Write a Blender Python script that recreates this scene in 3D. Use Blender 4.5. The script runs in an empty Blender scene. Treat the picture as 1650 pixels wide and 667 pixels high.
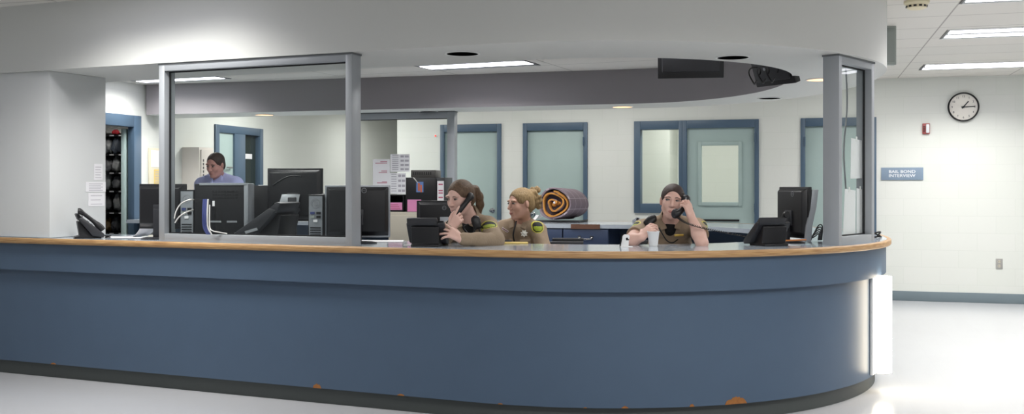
import bpy, bmesh, math, random
import numpy as np
from mathutils import Vector, Matrix, Euler
random.seed(7)
PI = math.pi
SC = bpy.context.scene
COL = SC.collection
F = 1650.0; CX = 825.0; HY = 301.0; CH = 1.36      # focal length, centre, horizon row, eye height

def W(px, py, Y):                       # photo pixel + distance -> place in the room
    return Vector(((px-CX)/F*Y, Y, CH-(py-HY)/F*Y))
def G(px, py, z):                       # photo pixel on a level plane
    return W(px, py, (CH-z)*F/(py-HY))

# ------------------------------------------------------------------ materials
def lin(c):
    if isinstance(c, str):
        c = tuple(int(c[i:i+2], 16)/255 for i in (0, 2, 4))
    return tuple(x/12.92 if x <= .04045 else ((x+.055)/1.055)**2.4 for x in c[:3]) + (1,)
MATS = {}
def mat(name, col, rough=.5, metal=0., spec=.5, noise=0., nscale=40., bump=0., bscale=200., emit=None, estr=0., coat=0., stretch=None):
    if name in MATS: return MATS[name]
    m = bpy.data.materials.new(name); m.use_nodes = True
    nt = m.node_tree; b = nt.nodes['Principled BSDF']
    b.inputs['Base Color'].default_value = lin(col)
    b.inputs['Roughness'].default_value = rough
    b.inputs['Metallic'].default_value = metal
    b.inputs['Specular IOR Level'].default_value = spec
    b.inputs['Coat Weight'].default_value = coat
    if emit:
        b.inputs['Emission Color'].default_value = lin(emit); b.inputs['Emission Strength'].default_value = estr
    if noise or bump:
        tc = nt.nodes.new('ShaderNodeTexCoord')
        src = tc.outputs['Object']
        if stretch:
            mp = nt.nodes.new('ShaderNodeMapping'); mp.inputs['Scale'].default_value = stretch
            nt.links.new(src, mp.inputs['Vector']); src = mp.outputs['Vector']
        if noise:
            n = nt.nodes.new('ShaderNodeTexNoise'); n.inputs['Scale'].default_value = nscale; n.inputs['Detail'].default_value = 4
            nt.links.new(src, n.inputs['Vector'])
            r = nt.nodes.new('ShaderNodeMix'); r.data_type = 'RGBA'
            c = lin(col)
            r.inputs[6].default_value = tuple(x*(1-noise) for x in c[:3])+(1,)
            r.inputs[7].default_value = tuple(min(1, x*(1+noise)) for x in c[:3])+(1,)
            nt.links.new(n.outputs['Fac'], r.inputs[0]); nt.links.new(r.outputs[2], b.inputs['Base Color'])
        if bump:
            n2 = nt.nodes.new('ShaderNodeTexNoise'); n2.inputs['Scale'].default_value = bscale; n2.inputs['Detail'].default_value = 3
            nt.links.new(src, n2.inputs['Vector'])
            bp = nt.nodes.new('ShaderNodeBump'); bp.inputs['Strength'].default_value = bump; bp.inputs['Distance'].default_value = .004
            nt.links.new(n2.outputs['Fac'], bp.inputs['Height']); nt.links.new(bp.outputs['Normal'], b.inputs['Normal'])
    MATS[name] = m
    return m
def grid_mat(name, col, col2, mortar, bw, rh, ms, axes='xz', rough=.6, offset=.5, bump=.3, spec=.3, coat=0.):
    m = bpy.data.materials.new(name); m.use_nodes = True
    nt = m.node_tree; b = nt.nodes['Principled BSDF']; N = nt.nodes.new; L = nt.links.new
    tc = N('ShaderNodeTexCoord'); sp = N('ShaderNodeSeparateXYZ'); cb = N('ShaderNodeCombineXYZ')
    L(tc.outputs['Object'], sp.inputs[0])
    L(sp.outputs['XYZ'.index(axes[0].upper())], cb.inputs[0]); L(sp.outputs['XYZ'.index(axes[1].upper())], cb.inputs[1])
    br = N('ShaderNodeTexBrick'); br.offset = offset
    br.inputs['Scale'].default_value = 1; br.inputs['Brick Width'].default_value = bw; br.inputs['Row Height'].default_value = rh
    br.inputs['Mortar Size'].default_value = ms; br.inputs['Mortar Smooth'].default_value = .3; br.inputs['Bias'].default_value = 0
    br.inputs['Color1'].default_value = lin(col); br.inputs['Color2'].default_value = lin(col2); br.inputs['Mortar'].default_value = lin(mortar)
    L(cb.outputs[0], br.inputs['Vector']); L(br.outputs['Color'], b.inputs['Base Color'])
    b.inputs['Roughness'].default_value = rough; b.inputs['Specular IOR Level'].default_value = spec; b.inputs['Coat Weight'].default_value = coat
    if bump:
        bp = N('ShaderNodeBump'); bp.inputs['Strength'].default_value = bump; bp.inputs['Distance'].default_value = .004; bp.invert = True
        L(br.outputs['Fac'], bp.inputs['Height']); L(bp.outputs['Normal'], b.inputs['Normal'])
    MATS[name] = m
    return m
def glass_mat(name, tint=(.95, .965, .96), gloss=1.0):
    m = bpy.data.materials.new(name); m.use_nodes = True
    nt = m.node_tree; nt.nodes.clear(); N = nt.nodes.new; L = nt.links.new
    o = N('ShaderNodeOutputMaterial'); t = N('ShaderNodeBsdfTransparent'); g = N('ShaderNodeBsdfGlossy'); mx = N('ShaderNodeMixShader'); lw = N('ShaderNodeLayerWeight')
    t.inputs[0].default_value = tint+(1,); g.inputs['Roughness'].default_value = .02; lw.inputs[0].default_value = .5
    pw = N('ShaderNodeMath'); pw.operation = 'POWER'; pw.inputs[1].default_value = 5
    mu = N('ShaderNodeMath'); mu.operation = 'MULTIPLY_ADD'; mu.inputs[1].default_value = .5*gloss; mu.inputs[2].default_value = .03*gloss
    L(lw.outputs['Facing'], pw.inputs[0]); L(pw.outputs[0], mu.inputs[0]); L(mu.outputs[0], mx.inputs[0]); L(t.outputs[0], mx.inputs[1]); L(g.outputs[0], mx.inputs[2]); L(mx.outputs[0], o.inputs[0])
    MATS[name] = m
    return m

# ------------------------------------------------------------------ objects
def tag(o, label=None, cat=None, group=None, kind=None):
    if label: o['label'] = label
    if cat: o['category'] = cat
    if group: o['group'] = group
    if kind: o['kind'] = kind
    return o
def thing(name, label, cat, loc=(0, 0, 0), rz=0., group=None, kind=None):
    o = bpy.data.objects.new(name, None); COL.objects.link(o)
    o.empty_display_size = .05
    o.location = loc; o.rotation_euler = (0, 0, rz)
    return tag(o, label, cat, group, kind)
def copy_tree(root, loc, rz, label=None, group=None):
    def rec(o, par):
        c = o.copy(); COL.objects.link(c)
        if par is not None: c.parent = par
        for ch in list(o.children): rec(ch, c)
        return c
    c = rec(root, None); c.location = loc; c.rotation_euler = (0, 0, rz)
    if label: c['label'] = label
    if group: c['group'] = group
    return c

def rot(r):
    return Euler(r).to_matrix().to_4x4()
class MB:
    def __init__(s): s.v = []; s.f = []; s.m = []
    def add(s, vs, fs, mi=0, M=None):
        n = len(s.v)
        s.v += [tuple(M @ Vector(v)) if M is not None else tuple(v) for v in vs]
        s.f += [tuple(i+n for i in f) for f in fs]
        s.m += [mi]*len(fs)
        return s
    def box(s, c, d, r=None, mi=0, M=None):
        x, y, z = d[0]/2, d[1]/2, d[2]/2
        vs = [(-x, -y, -z), (x, -y, -z), (x, y, -z), (-x, y, -z), (-x, -y, z), (x, -y, z), (x, y, z), (-x, y, z)]
        fs = [(0, 3, 2, 1), (4, 5, 6, 7), (0, 1, 5, 4), (1, 2, 6, 5), (2, 3, 7, 6), (3, 0, 4, 7)]
        T = Matrix.Translation(c)
        if r is not None: T = T @ rot(r)
        if M is not None: T = M @ T
        return s.add(vs, fs, mi, T)
    def b2(s, lo, hi, mi=0, M=None):
        return s.box([(a+b)/2 for a, b in zip(lo, hi)], [b-a for a, b in zip(lo, hi)], None, mi, M)
    def tube(s, pts, r, n=8, mi=0, M=None, cap=True):
        pts = [Vector(p) for p in pts]; R = r if isinstance(r, (list, tuple)) else [r]*len(pts)
        vs = []; fs = []; up = None
        for i, p in enumerate(pts):
            t = (pts[min(i+1, len(pts)-1)]-pts[max(i-1, 0)]).normalized()
            if up is None:
                up = Vector((0, 0, 1)) if abs(t.z) < .9 else Vector((1, 0, 0))
            a = t.cross(up).normalized(); up = a.cross(t).normalized()
            for k in range(n):
                w = 2*PI*k/n
                vs.append(p+(a*math.cos(w)+up*math.sin(w))*R[i])
        for i in range(len(pts)-1):
            for k in range(n):
                q = (k+1) % n
                fs.append((i*n+k, i*n+q, (i+1)*n+q, (i+1)*n+k))
        if cap:
            fs.append(tuple(range(n))[::-1]); fs.append(tuple((len(pts)-1)*n+k for k in range(n)))
        return s.add(vs, fs, mi, M)
    def lathe(s, prof, n=24, mi=0, M=None, cap=True):
        vs = []; fs = []
        for r, z in prof:
            for k in range(n):
                w = 2*PI*k/n; vs.append((r*math.cos(w), r*math.sin(w), z))
        for i in range(len(prof)-1):
            for k in range(n):
                q = (k+1) % n
                fs.append((i*n+k, i*n+q, (i+1)*n+q, (i+1)*n+k))
        if cap:
            fs.append(tuple(range(n))[::-1]); fs.append(tuple((len(prof)-1)*n+k for k in range(n)))
        return s.add(vs, fs, mi, M)
    def prism(s, poly, z0, z1, mi=0, M=None):
        n = len(poly)
        vs = [(x, y, z0) for x, y in poly]+[(x, y, z1) for x, y in poly]
        fs = [tuple(range(n))[::-1], tuple(range(n, 2*n))]+[(i, (i+1) % n, (i+1) % n+n, i+n) for i in range(n)]
        return s.add(vs, fs, mi, M)
    def ell(s, c, r, nu=20, nv=12, mi=0, M=None, rr=None):
        vs = []; fs = []
        for j in range(1, nv):
            a = PI*j/nv
            for k in range(nu):
                w = 2*PI*k/nu; vs.append((r[0]*math.sin(a)*math.cos(w), r[1]*math.sin(a)*math.sin(w), r[2]*math.cos(a)))
        t = len(vs); vs += [(0, 0, r[2]), (0, 0, -r[2])]
        for j in range(nv-2):
            for k in range(nu):
                q = (k+1) % nu; fs.append((j*nu+k, (j+1)*nu+k, (j+1)*nu+q, j*nu+q))
        for k in range(nu):
            q = (k+1) % nu
            fs.append((t, k, q)); fs.append((t+1, (nv-2)*nu+q, (nv-2)*nu+k))
        T = Matrix.Translation(c)
        if rr is not None: T = T @ (rr if isinstance(rr, Matrix) else rot(rr))
        if M is not None: T = M @ T
        return s.add(vs, fs, mi, T)
    def sweep(s, pts, nrm, prof, mi=0, cap=True):
        """closed profile [(inset, z)] along a plan path; inset may be a function of the index"""
        n = len(prof); vs = []; fs = []
        for i, (p, q) in enumerate(zip(pts, nrm)):
            for a, z in prof:
                a = a(i) if callable(a) else a
                vs.append((p[0]+q[0]*a, p[1]+q[1]*a, z))
        for i in range(len(pts)-1):
            for k in range(n):
                j = (k+1) % n
                fs.append((i*n+k, (i+1)*n+k, (i+1)*n+j, i*n+j))
        if cap:
            fs.append(tuple(range(n))); fs.append(tuple((len(pts)-1)*n+k for k in range(n))[::-1])
        return s.add(vs, fs, mi)
    def build(s, name, mats, parent=None, loc=None, rz=None, bev=0., seg=2, ang=35, label=None, cat=None, group=None, kind=None, fix=True, sub=0):
        me = bpy.data.meshes.new(name); me.from_pydata(s.v, [], s.f)
        if not isinstance(mats, (list, tuple)): mats = [mats]
        for m in mats: me.materials.append(m)
        me.polygons.foreach_set('material_index', s.m)
        if fix or bev:
            bm = bmesh.new(); bm.from_mesh(me)
            bmesh.ops.recalc_face_normals(bm, faces=bm.faces)
            if bev:
                es = [e for e in bm.edges if len(e.link_faces) == 2 and e.calc_face_angle(0) > math.radians(30)]
                bmesh.ops.bevel(bm, geom=es, offset=bev, offset_type='OFFSET', segments=seg, profile=.5, affect='EDGES', clamp_overlap=True)
            bm.to_mesh(me); bm.free()
        me.polygons.foreach_set('use_smooth', [True]*len(me.polygons))
        me.set_sharp_from_angle(angle=math.radians(ang))
        o = bpy.data.objects.new(name, me); COL.objects.link(o)
        if parent is not None: o.parent = parent
        if loc is not None: o.location = loc
        if rz is not None: o.rotation_euler = (0, 0, rz)
        return tag(o, label, cat, group, kind)

def text_mesh(body, size, depth=.002, align='CENTER', bold=0.):
    cu = bpy.data.curves.new('t', 'FONT'); cu.body = body; cu.size = size; cu.extrude = depth/2; cu.align_x = align; cu.align_y = 'CENTER'; cu.offset = bold
    cu.resolution_u = 3
    o = bpy.data.objects.new('t', cu); COL.objects.link(o)
    dg = bpy.context.evaluated_depsgraph_get(); dg.update()
    me = bpy.data.meshes.new_from_object(o.evaluated_get(dg))
    vs = [tuple(v.co) for v in me.vertices]; fs = [tuple(p.vertices) for p in me.polygons]
    bpy.data.objects.remove(o); bpy.data.curves.remove(cu); bpy.data.meshes.remove(me)
    return vs, fs
FACE = rot((PI/2, 0, 0))                 # text lying in xy -> upright, facing -y
# ------------------------------------------------------------------ palette
M_wall = grid_mat('painted_block', 'd8dbd5', 'dadcd7', 'd3d6d0', .406, .203, .003, 'xz', rough=.55, bump=.12)
M_plain = mat('white_paint', 'd8dad9', .6, bump=.05, bscale=300)
M_soffit = mat('soffit_paint', 'd0d1cd', .7, bump=.06, bscale=250)
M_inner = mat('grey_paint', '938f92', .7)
M_ceil = grid_mat('ceiling_tile', 'dedbd5', 'dbd9d3', 'adaaa5', 1.22, .61, .007, 'xy', rough=.9, offset=0, bump=.2, spec=.1)
M_floor = grid_mat('vinyl_floor', 'babbbe', 'bbbcbf', 'b6b7ba', .305, .305, .001, 'xy', rough=.2, offset=0, bump=0, spec=.5)
M_base = mat('grey_rubber', '6d7b82', .6)
M_counter = mat('blue_laminate', '495b70', .42, spec=.4, noise=.05, nscale=6)
M_toe = mat('dark_rubber', '454a49', .5)
M_top = mat('grey_laminate', 'bac3cd', .1, spec=.6, noise=.06, nscale=90)
M_frame = mat('blue_frame', '475c70', .45)
M_door = mat('pale_green_door', 'a1b4b1', .5, noise=.03, nscale=5)
M_alu = mat('grey_aluminium', 'a4a8ac', .42, metal=.25)
M_gasket = mat('black_gasket', '0c0c0e', .5)
M_glass = glass_mat('clear_glass')
M_glass2 = glass_mat('window_glass', (.93, .95, .93), .8)
M_black = mat('black_plastic', '17171a', .42, bump=.05, bscale=500)
M_black2 = mat('charcoal_plastic', '2a2b2f', .45)
M_screen = mat('screen_glass', '050608', .08)
M_silver = mat('silver_plastic', '9b9fa4', .35, metal=.3)
M_chrome = mat('chrome', 'd0d0d0', .15, metal=1)
M_white = mat('white_paper', 'e9e8ea', .8)
M_cup = mat('white_foam', 'f2f2f2', .6)
M_beige = mat('beige_metal', 'bdb7a8', .5)
M_dark = mat('dark_void', '15171a', .8)
M_lamp = mat('lamp_diffuser', 'ffffff', .5, emit='f4f4ff', estr=9.)
M_trimw = mat('white_trim', 'e4e4e2', .5)
def wood():
    m = mat('oak_edge', 'b98a54', .42)
    nt = m.node_tree; b = nt.nodes['Principled BSDF']; N = nt.nodes.new; L = nt.links.new
    tc = N('ShaderNodeTexCoord'); mp = N('ShaderNodeMapping'); mp.inputs['Scale'].default_value = (2.2, 4, 60)
    n = N('ShaderNodeTexNoise'); n.inputs['Scale'].default_value = 3; n.inputs['Detail'].default_value = 6
    cr = N('ShaderNodeValToRGB'); cr.color_ramp.elements[0].position = .3; cr.color_ramp.elements[0].color = lin('916c45')
    cr.color_ramp.elements[1].position = .7; cr.color_ramp.elements[1].color = lin('c09b6b')
    L(tc.outputs['Object'], mp.inputs[0]); L(mp.outputs[0], n.inputs['Vector']); L(n.outputs['Fac'], cr.inputs[0]); L(cr.outputs[0], b.inputs['Base Color'])
    return m
M_wood = wood()

# ------------------------------------------------------------------ plan
C0 = Vector((.6, 7.95)); R0 = 2.2
UF = Vector((.921, -.389)); NF = Vector((.389, .921))      # along / into the room at the counter front
UB = Vector((.9605, -.2785)); NB = Vector((.2785, .9605))  # along / behind the back wall
RF = math.atan2(UF.y, UF.x); RB = math.atan2(UB.y, UB.x)
def ring_path():
    P = []
    tan = C0-NF*R0
    for k in range(14): P.append(tan-UF*(5.3*(1-k/13)))
    a0 = math.atan2(-NF.y, -NF.x); a1 = math.radians(-16.2)
    for k in range(1, 49):
        a = a0+(a1-a0)*k/48; P.append(C0+Vector((math.cos(a), math.sin(a)))*R0)
    B = 2.94; e1 = Vector((math.cos(a1), math.sin(a1)))*R0; e2 = Vector((-math.sin(a1), math.cos(a1)))*B
    for k in range(1, 41):
        f = PI/2*k/40; P.append(C0+e1*math.cos(f)+e2*math.sin(f))
    for k in range(1, 13): P.append(C0+e2-e1.normalized()*(5.66*k/12))
    return P
RING = ring_path(); NRM = []
for i in range(len(RING)):
    t = (RING[min(i+1, len(RING)-1)]-RING[max(i-1, 0)]).normalized()
    NRM.append(Vector((-t.y, t.x)))
NFRONT, NARC, NELL = 14, 62, 102
def blend(a, b, c=None):                 # inset: a on the front, b at the right end, c on the far side
    c = b if c is None else c
    def f(i):
        if i < NFRONT: return a
        if i < NARC: return a+(b-a)*((i-NFRONT)/(NARC-NFRONT))
        if i < NELL: return b+(c-b)*((i-NARC)/(NELL-NARC))
        return c
    return f
def rim_at(px, inset=0., far=False):
    """point on the counter edge (moved in by inset) that lies in a given direction, with the inward normal"""
    best = None; q = (px-CX)/F
    rng = range(0, NARC+8) if not far else range(NARC+10, len(RING)-1)
    for i in rng:
        a = RING[i]+NRM[i]*inset; b = RING[i+1]+NRM[i+1]*inset
        fa = a.x-q*a.y; fb = b.x-q*b.y
        if fa*fb <= 0 and fa != fb:
            t = fa/(fa-fb); return a+(b-a)*t, (NRM[i]+(NRM[i+1]-NRM[i])*t).normalized()
    raise ValueError(px)
ZC = .995; ZS = 2.186; ZL = 2.66; ZI = 2.53     # counter top, soffit underside, lobby ceiling, inner ceiling
PB = Vector((0, 13.6))                           # back wall foot
def sb(px):
    q = (px-CX)/F; return q*PB.y/(UB.x-q*UB.y)
def ptb(s, off=0.): return PB+UB*s-NB*off
def zb(px, py):
    return CH-(py-HY)/F*ptb(sb(px)).y
PL = Vector((-4.2, 11.85))
def tl(px):
    q = (px-CX)/F; return (q*PL.y-PL.x)/(NB.x-q*NB.y)
def zl(px, py): return CH-(py-HY)/F*(PL+NB*tl(px)).y
# ------------------------------------------------------------------ setting
def wall(name, x0, x1, z0, z1, th, holes, m, loc, rz, front=-1):
    """wall in its own frame: x along, z up, its face at y = 0, thickness behind; holes = [(x0,x1,z0,z1)]"""
    b = MB(); xs = sorted({x0, x1}|{h[0] for h in holes}|{h[1] for h in holes})
    for a, c in zip(xs, xs[1:]):
        hs = sorted([h for h in holes if h[0] <= a+1e-6 and h[1] >= c-1e-6], key=lambda h: h[2])
        z = z0
        for h in hs:
            if h[2] > z+1e-6: b.b2((a, 0, z), (c, th, h[2]))
            z = h[3]
        if z < z1-1e-6: b.b2((a, 0, z), (c, th, z1))
    return b.build(name, m, loc=loc, rz=rz, kind='structure', fix=False)

fl = MB(); fl.b2((-11, -6, -.1), (13, 20, 0)); fl.build('floor', M_floor, rz=RB, kind='structure')
ce = MB(); ce.b2((-11, -6, 0), (13, 20, .1)); ce.build('ceiling', M_ceil, loc=(3.15-1.22*.9605*0, 7.2, ZL), rz=RB, kind='structure')
# move the tile grid so that a long seam passes where the photo shows it
bpy.data.objects['ceiling'].location = (G(1547, 3, ZL).x, G(1547, 3, ZL).y, ZL)

# back wall openings (s along the wall)
D1 = (sb(710), sb(808)); D2 = (sb(843), sb(947)); DW = (sb(1022), sb(1223)); D4 = (sb(1290), sb(1412))
WM = sb(1100)                             # mullion between the window and its door
ZD = 2.2
holes = [(D1[0], D1[1], 0, ZD), (D2[0], D2[1], 0, ZD), (DW[0], WM, zb(1060, 343), ZD), (WM, DW[1], 0, ZD), (D4[0], D4[1], 0, ZD)]
SL0 = sb(640)
wall('wall_back', SL0, 9.5, 0, ZL, .2, holes, M_wall, (PB.x, PB.y, 0), RB)
bb = MB()
cuts = [SL0, D1[0], D1[1], D2[0], D2[1], DW[0], WM, DW[1], D4[0], D4[1], 9.5]
for a, c in ((SL0, D1[0]), (D1[1], D2[0]), (D2[1], WM), (DW[1], D4[0]), (D4[1], 9.5)):
    bb.b2((a, -.012, 0), (c, 0, .115))
bb.build('baseboard_back', M_base, loc=(PB.x, PB.y, 0), rz=RB, kind='structure', bev=.003)

# left wall of the office, running away from the camera
RLW = math.atan2(NB.y, NB.x)
E1 = (tl(172)-.42, tl(225)); E2 = (tl(345), tl(422))
ZE = 2.165
wall('wall_left', -6.4, 7.9, 0, ZL, .06, [(E1[0], E1[1], 0, ZE), (E2[0], E2[1], 0, ZE)], M_wall, (PL.x, PL.y, 0), RLW)
# end of the corridor and its far side
wall('wall_corridor_end', -3.2, 4, 0, ZL, .2, [], M_wall, ((PL+NB*7.9).x, (PL+NB*7.9).y, 0), RB)
wall('wall_right', -14, 5, 0, ZL, .2, [], M_wall, ((PB+UB*9.5).x, (PB+UB*9.5).y, 0), RB-PI/2)

# the white pier at the left end of the counter
pc, pn = rim_at(80, .075)
pier = MB(); pier.b2((-2.3, 0, ZC+.001), (0, .53, ZS))
pier.build('wall_pier', M_plain, loc=(pc.x, pc.y, 0), rz=RF, kind='structure', bev=.006)

# soffit ring and the ceiling inside it
ins = blend(.83, .68, .64)
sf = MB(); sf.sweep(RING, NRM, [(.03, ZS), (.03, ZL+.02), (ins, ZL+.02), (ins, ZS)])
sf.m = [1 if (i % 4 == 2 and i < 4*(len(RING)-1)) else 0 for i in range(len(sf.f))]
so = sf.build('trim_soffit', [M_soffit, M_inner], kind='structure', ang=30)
inner = [(p.x+n.x*(ins(i)+.0), p.y+n.y*(ins(i)+.0)) for i, (p, n) in enumerate(zip(RING, NRM))]
ic = MB(); ic.prism([tuple(v) for v in inner]+[(-6.0, 12.6), (-6.0, 8.9)], ZI, ZI+.06)
o = ic.build('ceiling_office', M_ceil, kind='structure')
# turn the tile grid with the counter, seam through the lamp's end
A = G(662, 103, ZI); o.location = (A.x, A.y, 0); o.rotation_euler = (0, 0, RF)
inv = (Matrix.Translation((A.x, A.y, 0)) @ Matrix.Rotation(RF, 4, 'Z')).inverted()
o.data.transform(inv)

# ------------------------------------------------------------------ doors
def hinge(par, x, z, n='hinge'):
    b = MB(); b.tube([(x, -.035, z-.055), (x, -.035, z+.055)], .009, 8); b.build(n, M_frame, par)
def door_frame(par, w, h, fw=.055, fh=.1, z0=0., name='door_frame', d=.16):
    b = MB()
    b.b2((0, -.025, z0), (fw, d, h)); b.b2((w-fw, -.025, z0), (w, d, h)); b.b2((fw, -.025, h-fh), (w-fw, d, h))
    if z0 > 0: b.b2((fw, -.025, z0), (w-fw, d, z0+.13))
    return b.build(name, M_frame, par, bev=.004)
def slab(par, x0, x1, h, y=.02, win=None, name='door_leaf'):
    b = MB()
    if win is None: b.b2((x0, y, .012), (x1, y+.045, h))
    else:
        wx0, wx1, wz0, wz1 = win
        b.b2((x0, y, .012), (wx0, y+.045, h)); b.b2((wx1, y, .012), (x1, y+.045, h))
        b.b2((wx0, y, .012), (wx1, y+.045, wz0)); b.b2((wx0, y, wz1), (wx1, y+.045, h))
    return b.build(name, M_door, par, bev=.003 if win is None else 0)
def door_root(n, s0, kind='structure'):
    p = ptb(s0); o = thing('door_%d' % n, None, None, (p.x, p.y, 0), RB, kind=kind); return o
def knob(par, x, z, y=.02, left=False):
    b = MB(); M = Matrix.Translation((x, y, z)) @ rot((PI/2, 0, 0))
    b.lathe([(.034, 0), (.034, .008), (.012, .012), (.012, .04), (.026, .05), (.03, .062), (.022, .074), (.006, .077)], 16, M=M)
    b.build('knob', M_chrome, par)
d = door_root(1, D1[0]); w = D1[1]-D1[0]; door_frame(d, w, ZD); slab(d, .055, w-.055, ZD-.1); knob(d, w-.13, zb(793, 339)); 
d = door_root(2, D2[0]); w = D2[1]-D2[0]; door_frame(d, w, ZD); slab(d, .055, w-.055, ZD-.1)
hinge(d, w-.05, zb(942, 228)); hinge(d, w-.05, zb(942, 335)); knob(d, .13, 1.0)
d = door_root(4, D4[0]); w = D4[1]-D4[0]; door_frame(d, w, ZD); slab(d, .055, w-.055, ZD-.1); hinge(d, .05, zb(1296, 228)); knob(d, w-.13, 1.0)
# door 3 with its glazed light and slot
d = door_root(3, WM); w = DW[1]-WM; door_frame(d, w, ZD)
s2 = lambda px: sb(px)-WM
win = (s2(1129), s2(1191), zb(1160, 327), zb(1160, 233))
slab(d, .055, w-.055, ZD-.1, win=win)
b = MB(); t = .035
b.b2((win[0]-t, .0, win[2]-t), (win[0]+.01, .07, win[3]+t)); b.b2((win[1]-.01, .0, win[2]-t), (win[1]+t, .07, win[3]+t))
b.b2((win[0]+.01, .0, win[3]-.01), (win[1]-.01, .07, win[3]+t)); b.b2((win[0]+.01, .0, win[2]-t), (win[1]-.01, .07, win[2]+.01))
b.build('light_frame', M_door, d, bev=.004)
b = MB(); b.b2((win[0], .035, win[2]), (win[1], .041, win[3])); b.build('glass_pane', M_glass2, d)
b = MB(); b.b2((s2(1128), .008, zb(1160, 356.5)), (s2(1191), .02, zb(1160, 353.5))); b.build('slot', M_gasket, d)
hinge(d, w-.05, zb(1219, 222)); hinge(d, w-.05, zb(1219, 335)); knob(d, .1, zb(1116, 337))
# window 1 beside it
p = ptb(DW[0]); zw = zb(1060, 343)
d = thing('window_1', None, None, (p.x, p.y, 0), RB, kind='structure'); w = WM-DW[0]
b = MB(); wx = (sb(1032)-DW[0], sb(1094)-DW[0]); wz = (zb(1062, 328), zb(1062, 208.5))
b.b2((0, -.025, zw), (wx[0], .16, ZD)); b.b2((wx[1], -.025, zw), (w, .16, ZD)); b.b2((wx[0], -.025, zw), (wx[1], .16, wz[0])); b.b2((wx[0], -.025, wz[1]), (wx[1], .16, ZD))
b.build('window_frame', M_frame, d, bev=.003)
b = MB(); b.b2((wx[0], .06, wz[0]), (wx[1], .066, wz[1])); b.build('glass_pane', M_glass2, d)
# the small lit room behind window and door 3
p = ptb(DW[0]-.8); q = RB
wall('wall_interview_back', -.6, 4.2, 0, ZL, .1, [], M_wall, (ptb(DW[0]-.2, -2.4).x, ptb(DW[0]-.2, -2.4).y, 0), RB)
wall('wall_interview_left', 0, 2.2, 0, ZL, .1, [], M_wall, (ptb(DW[0]-.7, -.2).x, ptb(DW[0]-.7, -.2).y, 0), RB+PI/2-.0)
wall('wall_interview_right', -2.4, 0, 0, ZL, .1, [], M_wall, (ptb(DW[1]+.5, -.2).x, ptb(DW[1]+.5, -.2).y, 0), RB-PI/2)

# the corner of another wall seen through the window
o = wall('wall_interview_return', -.5, .0, 0, ZL-.001, .9, [], M_wall, (0, 0, 0), RB)
q = ptb(DW[0]-.2, -2.4); _u = (1079-CX)/F; _n = PB+NB*(2.4-.9); _s = (_u*_n.y-_n.x)/(UB.x-_u*UB.y); o.location = ((_n+UB*_s).x, (_n+UB*_s).y, 0)
# left wall: open doorway to the shelf room, and a door with a dark side light
p = PL+NB*E1[0]; d = thing('door_5', None, None, (p.x, p.y, 0), RLW, kind='structure'); w = E1[1]-E1[0]
door_frame(d, w, ZE, .13, .13, d=.06)
b = MB(); b.b2((0, 0, .012), (.045, .86, ZE-.15))
o = b.build('door_leaf', M_door, d, loc=(w-.165, .125, 0), bev=.003); o.rotation_euler = (0, 0, -PI/2+.2)
p = PL+NB*E2[0]; d = thing('door_6', None, None, (p.x, p.y, 0), RLW, kind='structure'); w = E2[1]-E2[0]
t2 = lambda px: tl(px)-E2[0]
door_frame(d, w, ZE, .09, .1, d=.06)
slab(d, .09, t2(376), ZE-.1, y=.005)
b = MB(); b.b2((t2(376), -.025, 0), (t2(393), .06, ZE-.1)); b.build('mullion', M_frame, d, bev=.004)
b = MB(); b.b2((t2(393), .05, .9), (w-.09, .06, ZE-.1)); b.build('dark_glass', mat('dark_glass', '2a3432', .15), d)
b = MB(); b.b2((t2(393), -.02, 0), (w-.09, .055, .9)); b.build('lower_panel', M_frame, d)
b = MB(); b.b2((t2(400), .046, zl(405, 256)), (t2(411), .05, zl(405, 248))); b.build('notice', M_white, d, label='white notice on the dark glass')
b = MB(); zz = zl(372, 270); xx = t2(371)
b.lathe([(.03, 0), (.03, .012), (.012, .014), (.012, .05)], 12, M=Matrix.Translation((xx, .02, zz)) @ rot((PI/2, 0, 0)))
b.tube([(xx, -.03, zz), (xx-.03, -.035, zz), (xx-.14, -.035, zz)], .01, 8); b.build('lever_handle', M_chrome, d)

# shelf-room shell
q = PL+NB*1.75; wall('wall_store_back', -3.4, -.2, 0, ZL, .1, [], M_plain, (q.x, q.y, 0), RB)
q = PL-UB*2.3; wall('wall_store_side', -2.6, 1.75, 0, ZL, .1, [], M_plain, (q.x, q.y, 0), RLW)

# ------------------------------------------------------------------ counter
ct = thing('reception_counter', 'curved slate blue reception counter with grey top and oak edge', 'counter', (0, 0, 0))
ci = blend(.74, .68, 1.0)
b = MB(); b.sweep(RING, NRM, [(.028, .957), (.028, ZC), (ci, ZC), (ci, .957)]); b.build('countertop', M_top, ct, ang=30)
b = MB(); b.sweep(RING, NRM, [(.0, .963), (.0, .989), (.006, .996), (.03, .996), (.03, .956), (.006, .956)]); b.build('wood_edge', M_wood, ct, ang=50)
b = MB(); b.sweep(RING, NRM, [(.035, .764), (.035, .957), (.08, .957), (.08, .764)]); b.build('fascia', M_counter, ct, ang=30)
b = MB(); b.sweep(RING, NRM, [(.075, .1), (.075, .766), (.12, .766), (.12, .1)]); b.build('front_panel', M_counter, ct, ang=30)
b = MB(); b.sweep(RING, NRM, [(.11, 0), (.11, .1), (.135, .1), (.135, 0)]); b.build('toe_kick', M_toe, ct, ang=30)
M_chip = mat('bare_particle_board', '94602f', .8, noise=.35, nscale=60)
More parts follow.
